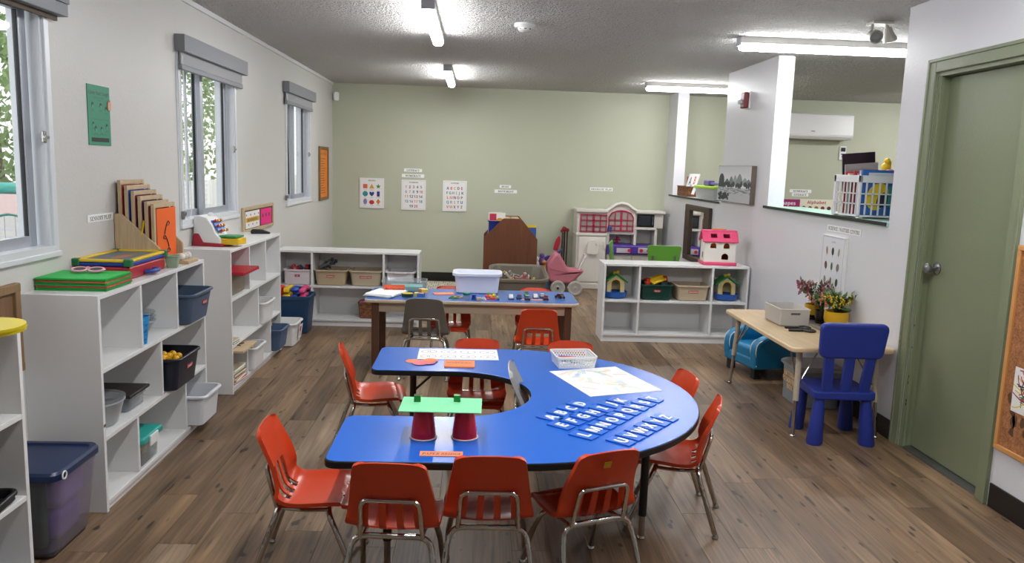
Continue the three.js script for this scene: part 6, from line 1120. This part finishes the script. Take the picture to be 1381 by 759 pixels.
{ // air conditioner, remote, posters on the green wall of the next room
  const t = thing('air_conditioner', 'white wall-mounted air conditioner on the green wall', 'air conditioner', [6.1, 1.95, 0.001]);
  obj('casing', ext(outline([[0, 0.05], [0.06, 0], [0.19, 0.0], [0.22, 0.045], [0.2, 0.31], [0.0, 0.31]], 0.02), 0.84, 0.006).rotateY(-Math.PI / 2).translate(0.42, 0, 0), M.white, t);
  obj('flap', ext(outline([[0.19, -0.002], [0.215, 0.03], [0.21, 0.034], [0.1, -0.006]], 0.002), 0.76, 0.001).rotateY(-Math.PI / 2).translate(0.38, 0.002, 0.006), M.whiteSatin, t);
  obj('logo', box(0.05, 0.008, 0.001, -0.1, 0.09, 0.2195), mat('#6b6f76', { roughness: 0.5 }), t);
  const r = thing('remote_control', 'small white remote control hung on the green wall', 'remote', [6.5, 1.79, 0.001]); obj('body', box(0.09, 0.175, 0.02, 0, -0.0875, 0.01, 0.01), M.white, r); obj('screen', box(0.06, 0.05, 0.002, 0, 0.02, 0.0205), plastic('#2b2f33', 0.2), r); obj('buttons', [box(0.05, 0.014, 0.003, 0, -0.02, 0.0205), box(0.03, 0.02, 0.003, 0, -0.055, 0.0205)], plastic('#4a4e55'), r);
  const at = (u, v) => onZ(u, v, 0);
  let a = at(1065, 255), b = at(1094, 259); lbl('NUMERACY', 'white paper label reading NUMERACY in the next room', b.x - a.x, 0.042, [(a.x + b.x) / 2, a.y - 0.02, 0.001], 0);
  a = at(1068, 260); b = at(1090, 264); lbl('LITERACY', 'white paper label reading LITERACY in the next room', b.x - a.x, 0.042, [(a.x + b.x) / 2, a.y - 0.02, 0.001], 0);
  a = at(1045, 268); b = at(1078, 285); wallSheet('poster', 'magenta and yellow shapes poster in the next room', 'poster', b.x - a.x, 0.26, [(a.x + b.x) / 2, a.y - 0.13, 0.001], 0, canvasTex(320, 256, (g, w, h) => { g.fillStyle = '#9c1f62'; g.fillRect(0, 0, w, h); g.fillStyle = '#f2e9ee'; g.font = 'bold 62px sans-serif'; g.fillText('Shapes', w * 0.5, 48); g.fillStyle = '#e6c22a'; g.beginPath(); g.ellipse(160, 220, 150, 110, 0, 0, 7); g.fill(); g.fillStyle = '#33243a'; for (let k = 0; k < 4; k++) g.fillRect(40 + k * 66, 140, 44, 60); }), { edge: '#9c1f62' });
  a = at(1079, 268); b = at(1123, 285); wallSheet('poster', 'cream alphabet poster with small pictures in the next room', 'poster', b.x - a.x, 0.26, [(a.x + b.x) / 2, a.y - 0.13, 0.001], 0, canvasTex(416, 256, (g, w, h) => { g.fillStyle = '#e9e2cf'; g.fillRect(0, 0, w, h); g.fillStyle = '#a3202f'; g.font = 'bold 54px sans-serif'; g.fillText('Alphabet', w / 2, 40); const c = ['#7a2f2a', '#6b4a2a', '#8a6a3a', '#7a2a3a', '#4a3a36']; for (let k = 0; k < 10; k++) { g.fillStyle = c[k % 5]; g.beginPath(); g.arc(52 + (k % 5) * 78, 112 + Math.floor(k / 5) * 84, 24, 0, 7); g.fill(); } }), { edge: '#e9e2cf' });
}
{ // crate of books on the near ledge
  const sy = SILL2 + 0.0265, x0 = W + 0.0, x1 = W + 0.3, z0 = 4.78, z1 = 5.15, h = 0.27;
  const t = thing('book_crate', 'white plastic lattice crate packed with books on the ledge', 'crate', [(x0 + x1) / 2, sy, (z0 + z1) / 2]), a = (x1 - x0) / 2, b = (z1 - z0) / 2, Wm = plastic('#dcdde0', 0.4);
  obj('base', [span(-a, a, 0.008, 0.02, -b, b, 0.003)], Wm, t);
  obj('rim', [span(-a, a, h - 0.045, h, b - 0.008, b, 0.003), span(-a, a, h - 0.045, h, -b, -b + 0.008, 0.003), span(-a, -a + 0.008, h - 0.045, h, -b, b, 0.003), span(a - 0.008, a, h - 0.045, h, -b, b, 0.003)], Wm, t);
  for (const [sx, sz] of [[-1, 1], [1, 1], [-1, -1], [1, -1]]) obj('corner_post', [span(sx * a - 0.012 * (sx > 0 ? 1 : 0), sx * a + 0.012 * (sx > 0 ? 0 : 1), 0, h, sz * b - (sz > 0 ? 0.03 : 0), sz * b + (sz > 0 ? 0 : 0.03), 0.003), box(0.03, 0.012, 0.03, sx * (a - 0.02), -0.0, sz * (b - 0.02), 0.003)], Wm, t);
  for (const z of [-b + 0.004, b - 0.004]) { for (let k = 1; k < 7; k++) obj('bar', span(mix(-a, a, k / 7) - 0.005, mix(-a, a, k / 7) + 0.005, 0.02, h - 0.045, z - 0.003, z + 0.003), Wm, t); for (const y of [0.09, 0.155]) obj('bar', span(-a, a, y - 0.004, y + 0.004, z - 0.003, z + 0.003), Wm, t); }
  for (const x of [-a + 0.004, a - 0.004]) { for (let k = 1; k < 8; k++) obj('bar', span(x - 0.003, x + 0.003, 0.02, h - 0.045, mix(-b, b, k / 8) - 0.005, mix(-b, b, k / 8) + 0.005), Wm, t); for (const y of [0.09, 0.155]) obj('bar', span(x - 0.003, x + 0.003, y - 0.004, y + 0.004, -b, b), Wm, t); }
  // books stand with their covers towards +z / the room, a row along z
  const bk = [['#2a1a2c', 'large dark purple', 0.22, 0.4, 0.012], ['#9a9ca0', 'tall silver grey', 0.22, 0.33, 0.012], ['#b0322f', 'thin red', 0.25, 0.27, 0.012], ['#d8d4cc', 'cream', 0.25, 0.26, 0.014], ['#4a4c52', 'charcoal', 0.25, 0.25, 0.012], ['#a8262f', 'dark red', 0.25, 0.275, 0.016], ['#8d9298', 'grey', 0.24, 0.26, 0.012], ['#c9ccd2', 'pale grey', 0.25, 0.28, 0.014], ['#2c62a8', 'blue patterned', 0.26, 0.285, 0.016]];
  let z = z0 + 0.03;
  bk.forEach(([c, n, w, hh, th], k) => {
    const o = thing('picture_book', n + ' book standing in the lattice crate', 'book', [(x0 + x1) / 2 + (k < 2 ? 0.025 : 0), sy + 0.021, z], 0, 'books in the lattice crate');
    if (k < 2) o.rotation.z = 0.1;
    obj('cover', [box(w, hh, 0.002, 0, 0, th / 2), box(w, hh, 0.002, 0, 0, -th / 2), box(0.002, hh, th, -w / 2, 0, 0)], plastic(c, 0.45), o); obj('pages', box(w * 0.97, hh * 0.97, th - 0.002, 0.002, hh * 0.015, 0), M.paper, o);
    if (k === 8) print('cover_art', w - 0.004, hh - 0.004, canvasTex(224, 256, (g, w1, h1) => { g.fillStyle = '#2c62a8'; g.fillRect(0, 0, w1, h1); g.fillStyle = '#cfd8dc'; g.fillRect(30, 14, 150, 40); g.fillStyle = '#d9bf2a'; g.beginPath(); g.ellipse(90, 150, 60, 80, 0.3, 0, 7); g.fill(); g.fillStyle = '#20242a'; g.beginPath(); g.ellipse(120, 170, 30, 46, 0.4, 0, 7); g.fill(); g.fillStyle = '#2f8f8a'; g.fillRect(150, 90, 60, 120); }), o, 0, hh / 2, th / 2 + 0.0016);
    z += th + 0.026;
  });
  const y = obj('yellow_toy', [ball(0.028, 0, 0, 0), ball(0.02, 0.0, 0.035, 0.01), cyl(0.012, 0.012, 0.05, 0.02, -0.02, 0)], M.yellow); tag(y, 'yellow toy poking out of the book crate', 'toy'); y.position.set(W + 0.2, sy + 0.33, 5.06);
  const yk = obj('pink_toy', [ball(0.024, 0, 0, 0, 1.4, 0.7, 1)], plastic('#e08fb0')); tag(yk, 'pink toy lying under the yellow one in the crate', 'toy'); yk.position.set(W + 0.21, sy + 0.298, 5.1);
  const wd = obj('wooden_block', box(0.03, 0.05, 0.05, 0, 0, 0, 0.003), M.oak); tag(wd, 'small wooden block on the ledge beside the book crate', 'block'); wd.position.set(W + 0.12, sy, 4.7);
}
wallSheet('wall_label', 'white paper label reading SCIENCE NATURE CENTRE', 'label', 0.475, 0.04, [W - 0.001, 1.143, 4.985], -QT, words(['SCIENCE / NATURE CENTRE'], { w: 768, h: 66, font: 'bold 52px serif' }));
wallSheet('poster', 'white framed chart of leaves and plants behind the flower pots', 'poster', 0.33, 0.38, [W - 0.001, 0.905, 4.905], -QT, canvasTex(384, 448, (g, w, h) => {
  g.fillStyle = '#e3e4ea'; g.fillRect(0, 0, w, h); g.strokeStyle = '#c3c5cd'; g.lineWidth = 8; g.strokeRect(10, 10, w - 20, h - 20); g.fillStyle = '#55585e'; g.font = '18px serif'; g.fillText('LEAVES', w / 2, 46);
  const c = ['#9a7a52', '#3f4a3f', '#a09c86', '#6a4a3f', '#47584a', '#7d7a6a', '#8a8f86', '#8a6a52', '#3c5240'];
  for (let k = 0; k < 9; k++) { const x = 90 + (k % 3) * 102, y = 120 + Math.floor(k / 3) * 118; g.fillStyle = c[k]; g.beginPath(); g.ellipse(x, y, 14 + (k * 7) % 12, 32, 0.2 * (k % 3 - 1), 0, 7); g.fill(); g.fillRect(x - 2, y + 20, 4, 26); }
}), { t: 0.022, rough: 0.2 });
// ---- on the maple table
{
  const b = thing('woven_bin', 'pale woven storage bin on the maple table', 'bin', [3.86, T3, 5.05], 0.0), c = mat('#e2ddd5', { roughness: 0.7, map: rep(weaveTex, 9), triUV: 1 });
  obj('body', tub(0.2, 0.29, 0.115, { taper: 0.94, rim: 0.004, r: 0.012, rimH: 0.008 }), c, b);
  obj('handle_slot', box(0.06, 0.012, 0.002, 0.0, 0.078, 0.141).rotateX(0), M.shadeDark, b);
  const lf = obj('leaf_piece', [ball(0.03, 0, 0, 0, 1.4, 0.3, 0.8), ball(0.02, 0.04, 0.004, 0.02, 1, 0.3, 1)], mat('#6f9a5a', { roughness: 0.8 })); tag(lf, 'green leaf lying in the woven bin', 'leaf'); lf.position.set(3.85, T3 + 0.07, 5.03);
  tableSheet('table_mat', 'grey wood-print mat under the flower pots', 'mat', 0.2, 0.48, 4.085, T3 + 0.0003, 5.1, -0.02, dataTex(128, 256, (u, v) => { const t = fbm(u, v, 24, 4, 61, 3); return [mix(92, 150, t), mix(86, 140, t), mix(80, 132, t)]; }), '#7a726a', { t: 0.003 });
  const glass = (z, x, label, ry) => { const t = thing('magnifying_glass', label, 'magnifier', [x, T3, z], ry); obj('handle', sweep([V(-0.12, 0.008, 0), V(-0.03, 0.008, 0)], 0.008, 8), M.black, t); obj('rim', new THREE.TorusGeometry(0.035, 0.006, 8, 28).rotateX(QT).translate(0.008, 0.008, 0), M.black, t); obj('lens', cyl(0.034, 0.034, 0.004, 0.008, 0.006, 0, 28), M.glass, t); };
  glass(5.24, 3.895, 'black magnifying glass next to the woven bin', 0.05); glass(5.335, 3.885, 'black magnifying glass on the edge side of its twin', -0.04);
}
{ // flower pots
  const R = rng(77);
  const stem = (parent, n, h, spread, leafCols, flowerCols, leafL, base = 0.08) => {
    const leaves = leafCols.map(() => []), fl = flowerCols.map(() => []), stems = [];
    for (let k = 0; k < n; k++) {
      const a = R() * 6.283, s = spread * (0.35 + 0.65 * R()), hh = h * (0.6 + 0.4 * R()), tip = V(Math.cos(a) * s, base + hh, Math.sin(a) * s), mid = V(Math.cos(a) * s * 0.35, base + hh * 0.6, Math.sin(a) * s * 0.35);
      stems.push(sweep([V(0, base - 0.02, 0), mid, tip], [0.002, 0.0018, 0.001], 5));
      for (let j = 0; j < 6; j++) { const q = mid.clone().lerp(tip, j / 6), d = V(R() - 0.5, R() * 0.8 - 0.2, R() - 0.5).setLength(leafL * (0.6 + 0.5 * R())), w = V(d.z, 0, -d.x).setLength(leafL * 0.16), g = new THREE.BufferGeometry(), e = q.clone().add(d), m = q.clone().addScaledVector(d, 0.5).add(V(0, leafL * 0.1, 0)), A = m.clone().add(w), B = m.clone().sub(w); g.setAttribute('position', new THREE.Float32BufferAttribute([q, A, m, q, m, B, A, e, m, m, e, B].flatMap((p) => [p.x, p.y, p.z]), 3)); leaves[Math.floor(R() * leaves.length)].push(g); }
      const F = Math.floor(R() * fl.length); for (let j = 0; j < 5; j++) fl[F].push(new THREE.OctahedronGeometry(0.005 + R() * 0.004, 0).translate(tip.x + (R() - 0.5) * 0.014, tip.y - j * 0.008, tip.z + (R() - 0.5) * 0.014));
    }
    const st = obj('stems', stems, mat('#41552e', { roughness: 0.8 }), parent); st.userData.kind = 'stuff';
    leafCols.forEach((c, k) => { if (leaves[k].length) { const m = mat(c, { roughness: 0.7 }); m.side = THREE.DoubleSide; obj('leaves', leaves[k], m, parent).userData.kind = 'stuff'; } });
    flowerCols.forEach((c, k) => { if (fl[k].length) obj('blossoms', fl[k], mat(c, { roughness: 0.7 }), parent).userData.kind = 'stuff'; });
  };
  const pot = (t, r, h, c, dark) => { const g = lathe([[0, 0.012], [r * 0.7, 0.012], [r * 0.86, 0.02], [r, h * 0.55], [r * 0.98, h], [r * 0.92, h], [r * 0.92, h * 0.6], [0, h * 0.6]], 28); obj('pot', g, plastic(c, 0.35), t); if (dark) obj('glaze_band', lathe([[r * 0.71, 0.0115], [r * 0.875, 0.019], [r * 0.955, h * 0.33], [r * 0.94, h * 0.33], [r * 0.7, 0.014]], 28), plastic(dark, 0.35), t); obj('saucer', lathe([[0, 0], [r * 0.85, 0], [r * 1.02, 0.012], [r * 0.98, 0.014], [0, 0.01]], 28), plastic('#2a1c1a', 0.4), t); };
  let p = onY(1140, 439, T3);
  const a = thing('flower_pot', 'yellow pot with yellow and orange artificial flowers', 'flower pot', [4.12, T3 + 0.0035, 5.2]); pot(a, 0.075, 0.108, '#cfa21a', '#4a2430'); stem(a, 34, 0.14, 0.115, ['#4f6a35', '#6b7f4a', '#3f5430'], ['#dcb71c', '#e8cf2a', '#d8742a'], 0.07); 
  for (let k = 0; k < 4; k++) obj('blade_leaf', sweep([V(0, 0.09, 0), V(0.05 + k * 0.005, 0.12, 0.02 * (k - 1)), V(0.09 - k * 0.05, 0.06 + k * 0.03, 0.05 * (k - 1.5))], [0.006, 0.011, 0.001], 6).scale(1, 1, 1), mat('#4a6638', { roughness: 0.6 }), a);
  const b = thing('flower_pot', 'small black pot with pink artificial flowers', 'flower pot', [4.09, T3 + 0.0035, 5.05]); pot(b, 0.04, 0.085, '#1c1a1c'); stem(b, 26, 0.12, 0.085, ['#4d6b3a', '#64804a'], ['#d88a94', '#d9742f', '#e0b0b4'], 0.05);
  const c = thing('flower_pot', 'yellow pot with dark red artificial flowers', 'flower pot', [4.105, T3 + 0.0035, 4.9]); pot(c, 0.06, 0.1, '#c99a1a', '#2c1c20'); stem(c, 34, 0.18, 0.125, ['#3f4f30', '#5b6a44', '#6a6152'], ['#7a2338', '#94304a', '#b0566a'], 0.05);
}
{ // clear box with lettering under the table
  const t = thing('resource_box', 'clear plastic box lettered NATURAL RESOURCE BOX under the maple table', 'box', [4.045, 0, 5.09], -QT);
  obj('body', tub(0.3, 0.29, 0.245, { taper: 0.92, rim: 0.006 }), mat('#d5d9df', { roughness: 0.3, transmission: 0.7, thickness: 0, ior: 1.45 }), t);
  obj('lid', loft([ring(0.3, 0.29, 0.03, 0.245), ring(0.325, 0.315, 0.035, 0.247), ring(0.325, 0.315, 0.035, 0.262), ring(0.29, 0.28, 0.03, 0.275), ring(0.2, 0.19, 0.03, 0.27)], true, true), M.frost, t);
  const lines = [['NATURAL', 0.19], ['RESOURCE', 0.148], ['BOX', 0.106]];
  for (const [s, y] of lines) { const g = new TextGeometry(s, { font, size: 0.034, depth: 0.002, curveSegments: 3 }); g.computeBoundingBox(); const c = g.boundingBox.getCenter(V(0, 0, 0)); obj('lettering', g.translate(-c.x, -c.y, 0).scale(s.length > 4 ? 0.265 / (c.x * 2) > 1 ? 1 : 0.265 / (c.x * 2) : 1, 1, 1).rotateX(0.05).translate(0, y, 0.1405 + (y - 0.12) * 0.045), plastic('#e6c28a', 0.6), t); }
  const inn = [['#8a7358', 'brown', 0.06], ['#b3b8bf', 'pale grey', 0.05], ['#3a4f8f', 'blue', 0.05]];
  inn.forEach(([c, n, h], k) => { const o = obj('folded_cloth', box(0.2, h, 0.2, 0, 0, 0, 0.02), mat(c, { roughness: 0.9 })); tag(o, n + ' cloth inside the lettered clear box', 'cloth'); o.position.set(4.045, 0.02 + [0, 0.065, 0.12][k], 5.09); });
}
{ // cork board past the door
  const t = thing('cork_board', 'cork board with a pale wooden frame beside the door', 'board', [W - 0.001, 0.75, 7.28], -QT), w = 1.22, h = 0.93;
  obj('frame', [span(-w / 2, w / 2, h / 2 - 0.022, h / 2, 0, 0.02, 0.003), span(-w / 2, w / 2, -h / 2, -h / 2 + 0.022, 0, 0.02, 0.003), span(-w / 2, -w / 2 + 0.022, -h / 2 + 0.022, h / 2 - 0.022, 0, 0.02, 0.003), span(w / 2 - 0.022, w / 2, -h / 2 + 0.022, h / 2 - 0.022, 0, 0.02, 0.003)], mat('#c98f52', { roughness: 0.5 }), t);
  obj('cork', span(-w / 2 + 0.02, w / 2 - 0.02, -h / 2 + 0.02, h / 2 - 0.02, 0, 0.01), M.cork, t);
  const st = rng(21); const marks = []; for (let k = 0; k < 9; k++) marks.push(ext(outline([...Array(7).keys()].map((j) => { const a = j / 7 * 6.283, r = 0.008 + st() * 0.018; return [Math.cos(a) * r, Math.sin(a) * r * 1.6]; }), 0.004), 0.0004).translate(-w / 2 + 0.05 + st() * 0.16, -h / 2 + 0.06 + st() * 0.24, 0.0101));
  obj('torn_patch', marks, mat('#5a3d28', { roughness: 0.95 }), t);
  const d = wallSheet('childs_drawing', 'crayon drawing in black and pink pinned to the cork board', 'drawing', 0.28, 0.2, [W - 0.0125, 0.585, 6.885], -QT, canvasTex(256, 192, (g, w1, h1) => { g.fillStyle = '#e9e7e4'; g.fillRect(0, 0, w1, h1); const r = rng(14), c = ['#22242a', '#c03a5a', '#d8c23a', '#3a7a4a', '#8a2f4a']; g.lineWidth = 5; for (let k = 0; k < 60; k++) { g.strokeStyle = c[Math.floor(r() * 5)]; g.beginPath(); g.moveTo(r() * w1, r() * h1); g.quadraticCurveTo(r() * w1, r() * h1, r() * w1, r() * h1); g.stroke(); } }));
  const n = obj('paper_cutout', ext(outline([[-0.09, -0.07], [-0.02, -0.09], [0.09, -0.06], [0.1, 0.05], [0.03, 0.09], [-0.06, 0.06]], 0.03), 0.0015), M.paper); tag(n, 'white paper cutout pinned to the cork board', 'paper'); n.position.set(W - 0.0125, 0.845, 6.87); n.rotation.y = -QT;
}
// ---- ceiling: smoke detector and twin spotlight
{
  const t = thing('smoke_detector', 'round white smoke detector on the ceiling', 'detector', [2.109, 0, 4.535]);
  obj('base', lathe([[0, H], [0.072, H], [0.074, H - 0.012], [0.062, H - 0.024], [0, H - 0.024]], 30), M.white, t); obj('sensor_head', lathe([[0, H - 0.02], [0.05, H - 0.022], [0.046, H - 0.042], [0.03, H - 0.052], [0, H - 0.053]], 28), M.white, t); obj('vent', [...Array(8).keys()].map((k) => box(0.014, 0.01, 0.004, 0, H - 0.04, 0.0455).rotateY(k * 0.785)), M.black, t);
  const s = thing('spotlight_fixture', 'unlit twin spotlight on the ceiling above the ledge', 'spotlight', [4.275, 0, 5.09]);
  obj('mount_plate', box(0.13, 0.016, 0.1, 0, H - 0.016, 0, 0.004), plastic('#bdbab2', 0.4), s);
  const headG = lathe([[0, 0], [0.022, 0], [0.026, 0.03], [0.04, 0.065], [0.041, 0.085], [0.036, 0.085], [0.034, 0.07], [0, 0.06]], 22);
  const h1 = obj('lamp_head', [headG.clone().rotateX(1.95).translate(-0.062, H - 0.075, 0.02)], plastic('#aaa69c', 0.4), s); obj('lamp_glass', ball(0.034, -0.062, H - 0.105, 0.09, 1, 1, 0.5), M.clear, h1);
  const h2 = obj('lamp_head', [headG.clone().rotateX(Math.PI).rotateZ(0.25).translate(0.055, H - 0.03, 0)], plastic('#c8c4ba', 0.4), s); obj('lamp_glass', ball(0.034, 0.075, H - 0.105, 0, 1, 0.4, 1), M.clear, h2);
  obj('arm', sweep([V(-0.045, H - 0.012, 0), V(-0.06, H - 0.08, 0.015)], 0.008, 8), plastic('#bdbab2', 0.4), s); obj('arm', sweep([V(0.045, H - 0.012, 0), V(0.055, H - 0.04, 0)], 0.01, 8), plastic('#bdbab2', 0.4), s);
}
renderer.render(scene, camera);
